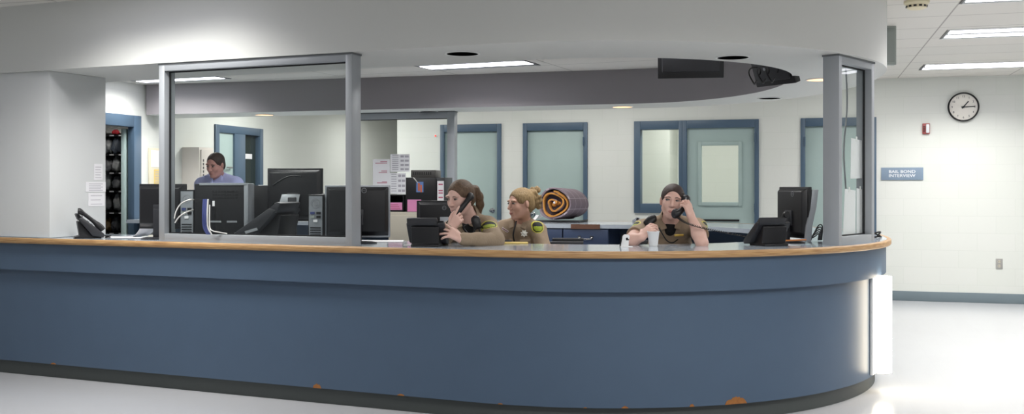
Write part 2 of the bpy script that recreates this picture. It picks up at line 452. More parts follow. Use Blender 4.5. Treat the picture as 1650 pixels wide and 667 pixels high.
def chip(px, w, h, seed):
    r = random.Random(seed); p, n = rim_at(px, .0745)
    u = Vector((n.y, -n.x))
    pts = []
    k = 14
    for i in range(k+1):
        f = i/k; pts.append((w*(f-.5), .1+h*(math.sin(PI*f)**.55)*r.uniform(.7, 1.05)))
    b = MB(); poly = [(x, z) for x, z in pts]
    M = Matrix(((u.x, 0, -n.x, p.x), (u.y, 0, -n.y, p.y), (0, 1, 0, 0), (0, 0, 0, 1)))
    b.prism(poly[::-1] if False else poly, -.001, .0015, M=M)
    b.build('chipped_patch', M_chip, ct, label='brown chipped patch')
for a in ((511, .062, .030, 1), (646, .05, .012, 2), (806, .03, .008, 3), (1007, .04, .014, 4), (1115, .03, .016, 5), (1186, .145, .045, 6), (943, .02, .006, 7), (86, .05, .012, 8)): chip(*a)
# worn strip of the far inner edge
i0 = None
def far_inner(px, inset): return rim_at(px, inset, far=True)
pa, _ = far_inner(920, .995); pb2, nn = far_inner(967, .995)
dv = (pb2-pa); b = MB(); L_ = dv.length; an = math.atan2(dv.y, dv.x)
b.b2((0, -.010, .95), (L_, -.002, .997)); b.build('worn_edge', mat('bare_brown_wood', '6b4a3a', .6, noise=.2, nscale=30), ct, loc=(pa.x, pa.y, 0), rz=an, label='bare brown worn edge')

# ------------------------------------------------------------------ glazed screens
def screen(label, p0, p1, z0, z1, post=.046, dep=.105, rail=.052, group='glazed screens on the counter', lp=None):
    v = p1-p0; Ln = v.length
    r = thing('glass_screen', label, 'glass screen', (p0.x, p0.y, z0), math.atan2(v.y, v.x), group)
    h = z1-z0; lp = lp or post
    b = MB(); b.b2((0, 0, 0), (lp, dep, h)); b.build('post', M_alu, r, bev=.002)
    b = MB(); b.b2((Ln-post, 0, 0), (Ln, dep, h)); b.build('post', M_alu, r, bev=.002)
    b = MB(); b.b2((lp, 0, h-rail), (Ln-post, dep, h)); b.build('top_rail', M_alu, r, bev=.002)
    b = MB(); b.b2((lp, 0, 0), (Ln-post, dep, rail)); b.build('bottom_rail', M_alu, r, bev=.002)
    b = MB(); b.b2((lp, dep*.5-.003, rail), (Ln-post, dep*.5+.003, h-rail)); b.build('glass_pane', M_glass, r)
    g = .008; b = MB(); y0, y1 = dep*.5-.006, dep*.5+.006
    b.b2((lp, y0, rail), (lp+g, y1, h-rail)); b.b2((Ln-post-g, y0, rail), (Ln-post, y1, h-rail))
    b.b2((lp+g, y0, h-rail-g), (Ln-post-g, y1, h-rail)); b.b2((lp+g, y0, rail), (Ln-post-g, y1, rail+g)); b.build('gasket', M_gasket, r)
    b = MB(); b.b2((-.004, -.004, h-.012), (Ln+.004, dep+.004, h-.0005)); b.build('cap_strip', mat('grey_strip', '6f7274', .5, metal=.3), r)
    return r, Ln
pA, _ = rim_at(256, .045); pBq, _ = rim_at(567, .045)
SCR1, L1 = screen('wide glazed screen on the counter between two grey posts, computers behind it', pA, pBq, ZC, ZS)
pA3, _ = rim_at(1352, .055); pB3, _ = rim_at(1409, .055)
SCR2, L2 = screen('narrow glazed screen at the right end of the counter with papers taped up', pA3, pB3, ZC, ZS)
pF0, _ = rim_at(566, .12, far=True); pF1, _ = rim_at(737, .12, far=True)
SCR3, L3 = screen('far glazed screen across the office with notes taped on it', pF1, pF0, ZC, ZS, post=.085, dep=.1, rail=.075)

# ------------------------------------------------------------------ wall light on the counter
a = math.radians(-31.6); n = Vector((math.cos(a), math.sin(a))); p = C0+n*(R0-.072)
sc = thing('sconce_light', 'lit white wall light on the right end of the blue counter', 'wall light', (p.x, p.y, .115), math.atan2(n.y, n.x)+PI/2)
b = MB(); b.b2((-.085, -.016, 0), (.085, 0.004, .665)); b.build('back_plate', M_trimw, sc, bev=.004)
prof = [(.078*math.cos(t), -.016-.10*math.sin(t)**.8) for t in [PI*k/16 for k in range(17)]]
b = MB(); b.prism(prof, .015, .65); b.build('diffuser', mat('sconce_diffuser', 'ffffff', .4, emit='fff0d4', estr=15), sc, ang=50)

# ------------------------------------------------------------------ light fittings
def troffer(label, loc, rz, Ln=1.2, wd=.58, strips=2, group='ceiling lights', energy=None, spread=None, tint='fffdf9', estr=None, size=None):
    r = thing('ceiling_light', label, 'ceiling light', loc, rz, group)
    b = MB(); t = .018
    b.b2((-Ln/2, -wd/2, -.006), (Ln/2, -wd/2+t, .0)); b.b2((-Ln/2, wd/2-t, -.006), (Ln/2, wd/2, 0)); b.build('frame', M_trimw, r)
    for q in (-1, 1):
        b = MB(); b.b2((q*(Ln/2-t/2)-t/2, -wd/2+t, -.006), (q*(Ln/2-t/2)+t/2, wd/2-t, 0)); b.build('end_cap', M_black2, r)
    b = MB(); b.b2((-Ln/2+t, -wd/2+t, -.004), (Ln/2-t, wd/2-t, -.001)); b.build('reflector', M_silver, r)
    sw = (wd-.06)/strips*.56
    for k in range(strips):
        y = -wd/2+.03+(wd-.06)*(k+.5)/strips
        b = MB(); b.b2((-Ln/2+.03, y-sw/2, -.007), (Ln/2-.03, y+sw/2, -.003)); b.build('diffuser', M_lamp, r)
    if energy:
        l = bpy.data.lights.new('lamp', 'AREA'); l.shape = 'RECTANGLE'; l.size = Ln-.1; l.size_y = wd-.1; l.energy = energy; l.color = lin(tint)[:3]
        if spread: l.spread = spread
        o = bpy.data.objects.new('lamp', l); COL.objects.link(o); o.parent = r; o.location = (0, 0, -.012)
    return r
EL = 40; SPL = math.radians(140)
c = (G(187, 126, ZI)+G(365, 126, ZI))/2; troffer('ceiling light above the far left of the office, seen past the pier', (c.x, c.y, ZI), RF, 1.15, .6, energy=45, spread=SPL)
c = (G(662, 103, ZI)+G(870, 106, ZI))/2; troffer('ceiling light above the middle of the office', (c.x, c.y, ZI), RF, 1.15, .5, 1, energy=40, spread=SPL)
for x, y, nm in ((-1.5, 8.05, 'added unseen office ceiling light behind the soffit, left of the middle'), (.7, 7.5, 'added unseen office ceiling light behind the soffit, nearer the hanging screens')):  # unseen lamps added to brighten the people at the counter
    troffer(nm, (x, y, ZI), RF, 1.15, .5, 1, energy=34, spread=math.radians(170))
for nm, px, py, Yc in (('ceiling light over the lobby at the right, cut by the top of the frame', 1552, 5, 7.0),
                       ('ceiling light over the lobby at the right, middle of the row', 1518, 55, 8.73),
                       ('ceiling light over the lobby at the right, nearest the clock wall', 1483, 108, 11.12)):
    X = (px-CX)/F*Yc
    c = Vector((X, Yc))+UB*.61
    troffer(nm, (c.x, c.y, ZL), RB, 1.2, .58 if Yc > 7.5 else .58, energy=60, spread=SPL)
# more of the same row of lamps, over the lobby in front of the counter (outside the frame)
for k, (x, y, e, sp) in enumerate(((-2.47, 6.18, 62, 134), (-4.9, 5.6, 12, 120), (.1, 3.3, 52, 165), (2.0, 3.2, 105, 165), (-4.2, 2.6, 12, 150), (-1.2, .8, 14, 165), (4.2, 3.4, 60, 165), (5.6, 6.2, 50, 150), (6.4, 9.0, 50, 140))):
    troffer('lobby ceiling light out of the picture above the front of the counter', (x, y, ZL), RB, 1.2, .58, energy=e, spread=math.radians(sp), group='lobby lights in front of the counter')
# corridor and back rooms
def area(x, y, z, e, sx=1.1, sy=.5, rz=RB, col=(1, .98, .95)):
    l = bpy.data.lights.new('lamp', 'AREA'); l.shape = 'RECTANGLE'; l.size = sx; l.size_y = sy; l.energy = e; l.color = col
    o = bpy.data.objects.new('lamp', l); COL.objects.link(o); o.location = (x, y, z); o.rotation_euler = (0, 0, rz)
p = PL+NB*5.2+UB*1.35; area(p.x, p.y, ZL-.03, 70); p = PL+NB*1.7+UB*1.25; area(p.x, p.y, ZL-.03, 85)  # second lamp is unseen, added to brighten the left wall
p = ptb((DW[0]+DW[1])/2+.2, -.75); area(p.x, p.y, ZL-.03, 62)
p = PL+NB*(E1[0]+1.05)-UB*.75; area(p.x, p.y, ZL-.03, 45, .6, .3)
p = ptb(1.2, 1.15); area(p.x, p.y, ZL-.03, 45, 2.4, .3); p = ptb(-1.0, 1.15); area(p.x, p.y, ZL-.03, 12, 1.2, .3); p = ptb(4.3, 1.15); area(p.x, p.y, ZL-.03, 20, 1.2, .3)

# recessed downlights in the soffit
M_can = mat('black_can', '040404', .9, spec=0); M_warm = mat('warm_lamp', 'ffffff', .5, emit='ffb45e', estr=2.6)
def downlight(label, px, py, lit):
    p = G(px, py, ZS)
    r = thing('recessed_downlight', label, 'downlight', (p.x, p.y, ZS), 0, 'soffit downlights')
    b = MB(); b.lathe([(.11, 0), (.11, -.005), (.098, -.005), (.098, 0)], 28, cap=False); b.build('trim_ring', M_trimw, r)
    b = MB(); b.lathe([(.098, -.001), (.098, -.004), (.09, -.0045), (.0001, -.0045)], 28); b.build('lamp' if lit else 'can', M_warm if lit else M_can, r)
for a in (('dark round downlight in the soffit front, left of the two', 745, 86, 0), ('dark round downlight in the soffit front beside the hanging screens', 1181, 92, 0),
          ('dark round downlight in the far soffit near the right end', 1240, 158, 0), ('lit amber downlight beside the right screen post', 1322, 128, 1),
          ('lit amber downlight in the far soffit above the doors', 1003, 172, 1), ('lit amber downlight in the far soffit above the standing man', 426, 185, 1),
          ('dark round downlight above the far glazed screen', 691, 179.5, 0)): downlight(*a)

# ------------------------------------------------------------------ camera and light
cam = bpy.data.cameras.new('camera'); cam.sensor_width = 36; cam.lens = 36; cam.shift_y = -(333.5-HY)/1650
co = bpy.data.objects.new('camera', cam); COL.objects.link(co); co.location = (0, 0, CH); co.rotation_euler = (PI/2, 0, 0); SC.camera = co
cam.clip_start = .05
w = bpy.data.worlds.new('world'); SC.world = w; w.use_nodes = True
w.node_tree.nodes['Background'].inputs[0].default_value = (.9, .95, 1, 1); w.node_tree.nodes['Background'].inputs[1].default_value = .4
SC.view_settings.view_transform = 'Standard'; SC.view_settings.look = 'None'; SC.view_settings.exposure = -.7; SC.view_settings.gamma = 1; SC.view_settings.use_curve_mapping = False
# ================================================================== things
M_green = mat('grey_green_metal', '9aa19b', .5)
M_logo = mat('logo_grey', '8b8e92', .4)
M_red = mat('signal_red', '9c4644', .45)
M_navy = mat('navy_cabinet', '33425f', .45)
M_pink = mat('pink_paper', 'dd8fbd', .8)
M_ink = mat('grey_ink', 'aeabb2', .9); M_redink = mat('red_ink', 'b8687e', .9); M_darkink = mat('dark_ink', '2c3034', .9)
M_cable = mat('black_cable', '0e0e10', .5); M_wcable = mat('white_cable', 'c9c9c6', .5); M_bcable = mat('blue_cable', '3a4478', .5)

def on_counter(px, py): 
    p = G(px, py, ZC); return (p.x, p.y, ZC)

# ---- monitors: screen towards +y, back towards the camera
def monitor(label, loc, rz, w, h, z0, neck=M_black2, neckw=.06, bez=M_black, logo=(0, .3), dp=.05, base='oval', arc=False, hole=False, tilt=0.):
    r = thing('computer_monitor', label, 'monitor', loc, rz, 'computer monitors')
    T = Matrix.Translation((0, 0, z0)) @ rot((tilt, 0, 0))
    def put(o): o.matrix_local = T; return o
    b = MB(); b.b2((-w/2, -.012, 0), (w/2, .014, h)); put(b.build('bezel', bez, r, bev=.004))
    b = MB(); i = .03
    vs = [(-w/2+.008, -.010, .008), (w/2-.008, -.010, .008), (w/2-.008, -.010, h-.008), (-w/2+.008, -.010, h-.008),
          (-w/2+i, -dp, i+.01), (w/2-i, -dp, i+.01), (w/2-i, -dp, h-i), (-w/2+i, -dp, h-i)]
    b.add(vs, [(0, 1, 5, 4), (1, 2, 6, 5), (2, 3, 7, 6), (3, 0, 4, 7), (4, 5, 6, 7), (0, 3, 2, 1)]); put(b.build('housing', M_black, r, bev=.006))
    b = MB(); b.b2((-w/2+.018, .0135, .02), (w/2-.018, .0155, h-.018)); put(b.build('display', M_screen, r))
    if logo:
        lx, lz = logo; b = MB(); M = Matrix.Translation((lx, -dp-.001, h*.5+lz*h)) @ rot((PI/2, 0, 0))
        b.lathe([(.0165, 0), (.0165, .0015), (.0135, .0015), (.0135, 0)], 24, M=M, cap=False)
        vs, fs = text_mesh('DELL', .0105, .001); b.add(vs, fs, 0, Matrix.Translation((lx, -dp-.0012, h*.5+lz*h)) @ FACE)
        put(b.build('logo', M_logo, r, fix=False))
    if arc:
        b = MB(); b.tube([(-w*.36+w*.5*f, -dp-.002, h*(.62+.24*math.sin(PI*(.08+.55*f)))) for f in [k/14 for k in range(15)]], .004, 6); put(b.build('arc_highlight', M_black2, r))  # raised arc imitates a highlight reflected on the shell
    b = MB(); zt = z0+h*.45
    b.b2((-neckw/2, -dp-.03, .012), (neckw/2, -dp-.006, zt)); b.b2((-neckw/2-.012, -dp-.012, zt-.07), (neckw/2+.012, -dp+.004, zt+.03)); b.build('neck', neck, r, bev=.004)
    b = MB()
    if base == 'oval':
        b.lathe([(.001, .002), (.125, 0), (.13, .006), (.10, .013), (.001, .016)], 32, cap=False, M=Matrix.Translation((0, -dp-.005, 0)) @ Matrix.Diagonal((1, .75, 1, 1)))
    else: b.b2((-.12, -dp-.1, 0), (.12, -dp+.09, .014))
    b.build('base', M_black2 if neck is not M_silver or base == 'oval' else M_silver, r, bev=.003 if base != 'oval' else 0)
    return r
p = W(258, 384, 7.15)
monitor('black monitor behind the left screen post, beside the loose papers', (p.x, p.y+.06, ZC), -.22, .36, .315, .07, logo=(.10, .42))
p = W(473, 380, 7.12)
m2 = monitor('tall black monitor behind the glass with a silver foot', (p.x, p.y+.06, ZC), -.10, .395, .37, .125, neck=M_black2, logo=None, arc=True)
b = MB(); b.prism([(-.13, .0), (.02, .0), (.055, .20), (-.075, .20)], -.014, 0, M=Matrix.Translation((-.0, -.092, .115)) @ rot((PI/2-.12, 0, 0)))
b.build('foot_plate', M_silver, m2, bev=.003, label='pale silver foot plate')
b = MB(); b.prism([(.028*math.cos(t), .028*math.sin(t)) for t in [2*PI*k/20 for k in range(20)]], -.004, .004, M=Matrix.Translation((-.01, -.098, .20)) @ rot((PI/2-.12, 0, 0))); b.build('cable_hole', M_gasket, m2)
p = W(574, 392, 6.62)
monitor('black monitor beside the thick screen post, half hidden by it', (p.x+.005, p.y+.03, ZC), .06, .42, .338, .037, bez=M_silver, logo=(.045, .40), dp=.045)
p = W(716, 352, 8.2)
monitor('black monitor on the inner desk behind the woman on the left', (p.x, p.y, .76), .05, .44, .29, .20, neck=M_silver, neckw=.045, logo=(.0, .30), base='plate')
p = W(1281, 386, 6.75)
m5 = monitor('black monitor with a silver edge near the right screen post', (p.x, p.y, ZC), -1.26, .34, .335, .03, bez=M_black, logo=(.04, .36), dp=.045, neckw=.05)
b = MB(); b.prism([(-.02, 0), (.022, 0), (.032, .1), (.062, .22), (.078, .335), (.03, .335), (.016, .22), (-.010, .1)], .15, .172, M=Matrix(((0, 0, 1, 0), (1, 0, 0, -.014), (0, 1, 0, .012), (0, 0, 0, 1))))
b.build('curved_stand', M_silver, m5, bev=.004, label='curved silver stand')

# ---- desk phones: the user sits at +y
def desk_phone(label, loc, rz, handset=True, lab=False):
    r = thing('desk_phone', label, 'telephone', loc, rz, 'desk phones')
    YZ = Matrix(((0, 0, 1, 0), (1, 0, 0, 0), (0, 1, 0, 0), (0, 0, 0, 1)))
    def ext(poly, x0, x1, n, m, bev=.005):
        b = MB(); b.prism(poly, x0, x1, M=YZ); return b.build(n, m, r, bev=bev)
    ext([(.105, .006), (.11, .03), (-.035, .15), (-.062, .142), (-.045, .115), (.03, .02)], -.118, .118, 'body', M_black2, .006)
    ext([(-.03, .146), (-.062, .178), (-.078, .172), (-.062, .128)], -.112, .075, 'display_housing', M_black2)
    ext([(-.042, .172), (-.030, .1495), (-.028, .151), (-.040, .1735)], -.09, .05, 'display', M_screen, 0)
    ext([(.03, .02), (-.058, .125), (-.068, .118), (-.052, .02), (-.085, .012), (-.085, 0), (.09, 0), (.09, .012)], -.085, .085, 'stand', M_black, .004)
    b = MB()
    for i in range(3):
        for j in range(4):
            y = .085-.026*j; z = .0525-.0  # keys lie on the sloping face
            f = (.105-y)/.145
            b.box((-.035+.026*i, y, .035+f*.12+.003), (.018, .018, .006), (-.69, 0, 0))
    b.build('keypad', M_silver, r, bev=.001, seg=1)
    if handset:
        b = MB(); pts = []
        for k in range(13):
            f = k/12; y = .10-.165*f; z = .035+.137*f+.022+.028*math.sin(PI*f)**.7
            pts.append((.088, y-.016*math.sin(PI*f), z))
        b.tube(pts, [.021, .023, .021, .016, .014, .0135, .0135, .0135, .014, .016, .021, .023, .020], 12); b.build('handset', M_black, r)
        b = MB(); b.tube([(.09+.012*math.cos(a*2.2), .115+.01*math.sin(a*2.2)+.002*a, .012+.006*math.sin(a*.9)) for a in [k*.35 for k in range(46)]], .0028, 6); b.build('coiled_cord', M_cable, r)
    else:
        b = MB(); b.box((.088, .02, .108), (.045, .15, .006), (-.69, 0, 0)); b.build('cradle', M_black, r, bev=.002)
    if lab:
        b = MB(); b.box((-.03, -.065, .05), (.07, .004, .016), (.15, 0, 0)); b.build('label_strip', M_logo, r, label='pale label strip')
    return r
desk_phone('black desk phone with its handset on, beside the white pier', (W(140, 381, 7.3).x, 7.30, ZC), -1.12)
desk_phone('black desk phone in front of the woman on the left, handset lifted off', (G(689, 396, ZC).x, 6.30, ZC), -.12, False)
ph = desk_phone('big black slanted desk phone behind the wide glass, low end to the left', (W(440, 380, 6.9).x, 6.90, ZC), 1.22, False); ph.scale = (1.35, 2.0, 1.5)
b = MB(); b.box((-.121, .03, .05), (.004, .05, .012), (-.35, 0, 0)); b.build('label_strip', M_logo, ph, label='pale label strip')
desk_phone('black desk phone near the right end of the counter, by the silver edged monitor', (G(1233, 394, ZC).x, 6.38, ZC), .34)

# ---- slim computers behind the glass
def computer(label, loc, rz, w, d, h, rear=True, silver=False):
    r = thing('desktop_computer', label, 'computer', loc, rz, 'computers behind the glass')
    b = MB(); b.b2((-w/2, -d/2, .006), (w/2, d/2-.03, h)); b.build('case', M_black, r, bev=.003)
    b = MB(); b.b2((-w/2-.003, d/2-.03, 0), (w/2+.003, d/2, h+.004)); b.build('front_bezel', M_silver if silver else M_black2, r, bev=.008)
    for s in (-1, 1):
        b = MB(); b.b2((s*w*.35-.008, -d*.38, 0), (s*w*.35+.008, d*.38, .006)); b.build('foot', M_black2, r)
    if rear:
        b = MB(); b.b2((-w/2+.006, -d/2-.003, h*.06), (w/2-.006, -d/2+.001, h*.97)); b.build('rear_plate', M_silver, r, label='grey metal rear plate')
        b = MB()
        for k in range(5): b.box((0, -d/2-.004, h*(.12+.05*k)), (w*.7, .004, .007))
        b.build('slot_covers', M_gasket, r)
        b = MB(); b.lathe([(w*.32, 0), (w*.32, .002), (w*.24, .002), (w*.24, 0)], 20, M=Matrix.Translation((0, -d/2-.003, h*.82)) @ rot((PI/2, 0, 0)), cap=False)
        b.lathe([(w*.15, 0), (w*.15, .003), (.001, .003)], 16, M=Matrix.Translation((0, -d/2-.003, h*.82)) @ rot((PI/2, 0, 0))); b.build('fan_grille', M_logo, r)
        for k, (x, z) in enumerate(((-.2, .62), (.2, .62), (-.2, .54), (.2, .54), (0, .46))):
            b = MB(); b.box((x*w, -d/2-.004, z*h), (w*.28, .008, h*.05)); b.build('port', [M_bcable, M_gasket, M_green, M_gasket, M_white][k], r)
    return r
p = W(306, 380, 6.95)
pcA = computer('slim computer standing back to the glass, white cables in it', (p.x, p.y+.17, ZC), -.12, .10, .34, .345)
pcC = computer('slim computer standing back to the glass near the thick post', (W(513, 384, 6.62).x, 6.78, ZC), -.10, .10, .33, .315)
p = W(362, 384, 6.96)
pcB = computer('large computer lying side on behind the glass, silver rim round its dark panel', (p.x, p.y, ZC), -1.57+RF*.2, .13, .37, .385, rear=False, silver=True)
# dark side panel with vents and pale rim (towards the camera: local +x side)
b = MB(); X = .066
def rim_strip(y0, y1, z0, z1): b.b2((X-.002, y0, z0), (X+.004, y1, z1))
rim_strip(-.15, .185, .375, .391); rim_strip(.172, .188, .14, .391); b.build('pale_rim', M_silver, pcB, bev=.002, label='pale rim')
b = MB()
for k in range(3):
    for j in range(9): b.b2((X-.001, -.06+j*.02, .33-.022*k), (X+.001, -.045+j*.02, .338-.022*k))
b.build('vent_slots', M_gasket, pcB)
b = MB(); b.b2((X-.001, -.06, .235), (X+.0015, -.045, .27)); b.build('sticker', M_white, pcB)
b = MB(); b.b2((X-.001, -.08, .125), (X+.002, .0, .137)); b.b2((X-.001, .04, .125), (X+.002, .11, .137)); b.build('latch_strip', M_logo, pcB)
p = W(419, 384, 7.2)
computer('grey fronted computer standing between the two dark machines', (p.x, p.y+.12, ZC), 0.05, .115, .2, .375, rear=False, silver=True)
tb = bpy.data.objects
bx = thing('small_carton', 'small orange and white carton at the foot of the left post', 'box', (W(287, 378, 6.85).x, 6.85, ZC), -.2)
b = MB(); b.b2((-.035, -.02, 0), (.035, .02, .045)); b.build('carton', mat('orange_card', 'c07a4a', .7), bx, bev=.002)
b = MB(); b.b2((-.012, -.0212, .008), (.03, -.0195, .038)); b.build('printed_panel', M_white, bx); 
b = MB(); b.tube([(.0+.011*math.cos(t), -.0215, .022+.011*math.sin(t)) for t in [k*.5 for k in range(10)]], .003, 6); b.build('printed_mark', M_gasket, bx)
def cable(label, pts, r, m, name='cable', group=None, closed=False, cat='cable'):
    # smooth curve through points
    P = [Vector(p) for p in pts]; out = []
    for i in range(len(P)-1):
        p0, p1, p2, p3 = P[max(i-1, 0)], P[i], P[i+1], P[min(i+2, len(P)-1)]
        for k in range(8):
            t = k/8; out.append(.5*((2*p1)+(p2-p0)*t+(2*p0-5*p1+4*p2-p3)*t*t+(3*p1-p0-3*p2+p3)*t**3))
    out.append(P[-1]); o0 = out[0].copy()
    b = MB(); b.tube([q-o0 for q in out], r, 8)
    return b.build(name, m, loc=o0, label=label, cat=cat, group=group)
Yc = 6.78
cable('upper white cable looping to the slim computer by the left post', [W(281, 352, Yc), W(284, 340, Yc), W(292, 328, Yc), W(305, 322, Yc-.02), W(312, 322, 6.90)], .0045, M_wcable, group='white cables behind the glass')
cable('lower white cable looping to the slim computer by the left post', [W(282, 359, Yc), W(288, 350, Yc), W(298, 343, Yc), W(311, 338, 6.90)], .0045, M_wcable, group='white cables behind the glass')
for k in range(4):
    dx = k*2.4
    cable('%s blue grey cable of the bundle in front of the large computer' % ('leftmost', 'second', 'third', 'rightmost')[k], [W(328+dx, 321, 6.74), W(327+dx, 345, 6.72), W(328+dx, 366, 6.72), W(334+dx, 378, 6.72), (W(340+dx, 383, 6.72).x, 6.73, ZC+.006)], .0055, M_bcable if k != 3 else M_wcable, group='cable bundle')
cable('thin white cable lying along the foot of the glass', [W(338, 330, 6.71), W(338, 365, 6.68), W(343, 372, 6.66), W(352, 374, 6.66), W(366, 376.5, 6.66)], .004, M_wcable)

# ---- papers
def sheet(name, label, loc, rz, w, d, cat='paper', m=M_white, group=None, curl=0., n=8):
    b = MB(); vs = []; fs = []
    for i in range(n+1):
        for j in range(2):
            x = -w/2+w*i/n; z = curl*max(0, (i/n-.45))**2*4
            vs += [(x, -d/2+d*j, z), (x, -d/2+d*j, z+.0008)]
    for i in range(n):
        a = i*4; c = a+4
        fs += [(a, c, c+2, a+2), (a+1, a+3, c+3, c+1), (a, a+1, c+1, c), (a+2, c+2, c+3, a+3)]
    fs += [(0, 2, 3, 1), (n*4, n*4+1, n*4+3, n*4+2)]
    b.add(vs, fs)
    return b.build(name, m, loc=loc, rz=rz, label=label, cat=cat, group=group)
x, y, z = on_counter(186, 382.5)
sheet('paper_sheet', 'white paper lying on the counter nearest the phone by the pier', (x, y, ZC+.001), RF, .26, .18, group='papers on the left counter')
x, y, z = on_counter(214, 383.5)
sheet('paper_sheet', 'white paper lying on the counter in front of the left monitor', (x, y, ZC+.003), RF+.2, .24, .15, group='papers on the left counter')
x, y, z = on_counter(228, 382)
sheet('curled_paper', 'white sheet curling up beside the left monitor', (x-.02, y+.02, ZC+.005), RF-.1, .20, .14, curl=.075)
x, y, z = on_counter(606, 390)
sheet('paper_sheet', 'white papers spread under the monitor next to the thick post', (x+.02, y+.10, ZC+.001), .05, .30, .21)
x, y, z = on_counter(662, 396)
sheet('paper_sheet', 'corner of white paper under the lifted desk phone', (x+.03, y+.06, ZC+.0005), .1, .16, .14)
x, y, z = on_counter(1262, 395)
sheet('paper_sheet', 'white paper under the right desk phone', (x-.01, y, ZC+.0005), .3, .16, .12)
# notices on the pier side (its own frame: face towards +x)
def pier_t(px):
    q = (px-CX)/F; return (q*pc.y-pc.x)/(NF.x-q*NF.y)
for k, (x0, x1, y0, y1, lb) in enumerate(((151, 165, 264, 290, 'upper white notice on the pier beside the shelf room door'), (138, 170, 293, 309, 'wide white notice in the middle of the pier side'), (142, 168, 311, 332, 'lower white notice with tear strips on the pier side'))):
    t0, t1 = pier_t(x0), pier_t(x1); Y = pc.y+NF.y*(t0+t1)/2
    z0, z1 = CH-(y1-HY)/F*Y, CH-(y0-HY)/F*Y
    b = MB(); b.b2((.001, t0, z0), (.0022, t1, z1))
    r = thing('notice', lb, 'notice', (pc.x, pc.y, 0), RF, 'notices on the white pier')
    b.build('sheet', M_white, r)
    b = MB(); nl = 5 if k != 2 else 3
    for j in range(nl):
        zz = z1-(z1-z0)*(.2+.65*j/max(1, nl-1)); b.b2((.0022, t0+(t1-t0)*.15, zz-.002), (.0026, t0+(t1-t0)*(.85-.1*(j % 2)), zz+.002))
    b.build('print_lines', M_ink, r)
# wall cabinet and notice board on the left wall
def lw(name, lb, cat, x0, x1, y0, y1, dep, m, bev=.004):
    t0, t1 = tl(x0), tl(x1); Y = (PL+NB*(t0+t1)/2).y
    z0, z1 = CH-(y1-HY)/F*Y, CH-(y0-HY)/F*Y; p = PL+NB*t0
    r = thing(name, lb, cat, (p.x, p.y, z0), RLW)
    b = MB(); b.b2((0, -dep, 0), (t1-t0, -.001, z1-z0)); b.build('panel' if dep < .05 else 'body', m, r, bev=bev)
    return r, t1-t0, z1-z0
M_cream = mat('cream_board', 'd6cfb8', .7); M_yel = mat('yellow_paper', 'e3c878', .8)
r, L_, H_ = lw('notice_board', 'cream notice board with a yellow sheet beside the shelf room door', 'notice board', 238.5, 262, 239, 352, .02, M_cream)
b = MB(); b.b2((L_*.3, -.022, H_*.46), (L_*.85, -.0205, H_*.70)); b.build('yellow_sheet', M_yel, r, label='yellow sheet')
b = MB()
for j in range(9): b.b2((L_*.36, -.0232, H_*(.48+.023*j)), (L_*.78, -.0222, H_*(.48+.023*j)+.006))
b.build('print_lines', M_ink, r)
b = MB(); b.b2((L_*.1, -.022, H_*.73), (L_*.9, -.0205, H_*.97)); b.build('white_sheet', M_white, r)
r, L_, H_ = lw('wall_cabinet', 'pale wall cabinet on the far left wall beside the standing man', 'wall cabinet', 293, 316, 238, 345, .24, mat('pale_metal', 'd3cbc3', .5))
b = MB(); b.b2((.03, -.254, .03), (L_-.03, -.2402, H_-.03)); b.build('cabinet_door', MATS['pale_metal'], r, bev=.004)
b = MB()
for j in range(8): b.b2((L_*.2, -.2555, H_*(.4+.055*j)), (L_*.27, -.2535, H_*(.4+.055*j)+.03))
b.build('index_strip', M_darkink, r)
b = MB(); b.lathe([(.018, 0), (.018, .012), (.001, .014)], 12, M=Matrix.Translation((L_*.66, -.254, H_*.62)) @ rot((PI/2, 0, 0))); b.build('lock', M_ink, r)

# ---- shelf room
pS = W(180, 300, 13.35); sh = thing('storage_shelves', 'dark steel shelves full of bags seen through the open left doorway', 'shelving', (pS.x, pS.y, 0), RB*.3)
hs = [zl for zl in []]
Ysh = 13.35
zs = [CH-(y-HY)/F*Ysh for y in (375, 342, 307, 277.5, 248, 217)]
Wd = .95
b = MB(); b.b2((-Wd/2, .38, 0), (Wd/2, .4, 2.1)); b.build('back_panel', M_dark, sh)
for s in (-1, 1):
    b = MB(); b.b2((s*Wd/2-.012, 0, 0), (s*Wd/2+.012, .4, 2.1)); b.build('side_panel', M_dark, sh)
for z in zs+[zs[0]-.28, zs[0]-.56]:
    b = MB(); b.b2((-Wd/2+.012, 0, z-.022), (Wd/2-.012, .38, z)); s = b.build('shelf', M_dark, sh)
    for k in range(7):
        b = MB(); b.b2((-Wd/2+.07+.125*k, -.003, z-.02), (-Wd/2+.13+.125*k, -.0005, z-.003)); b.build('label_tag', M_white, s)
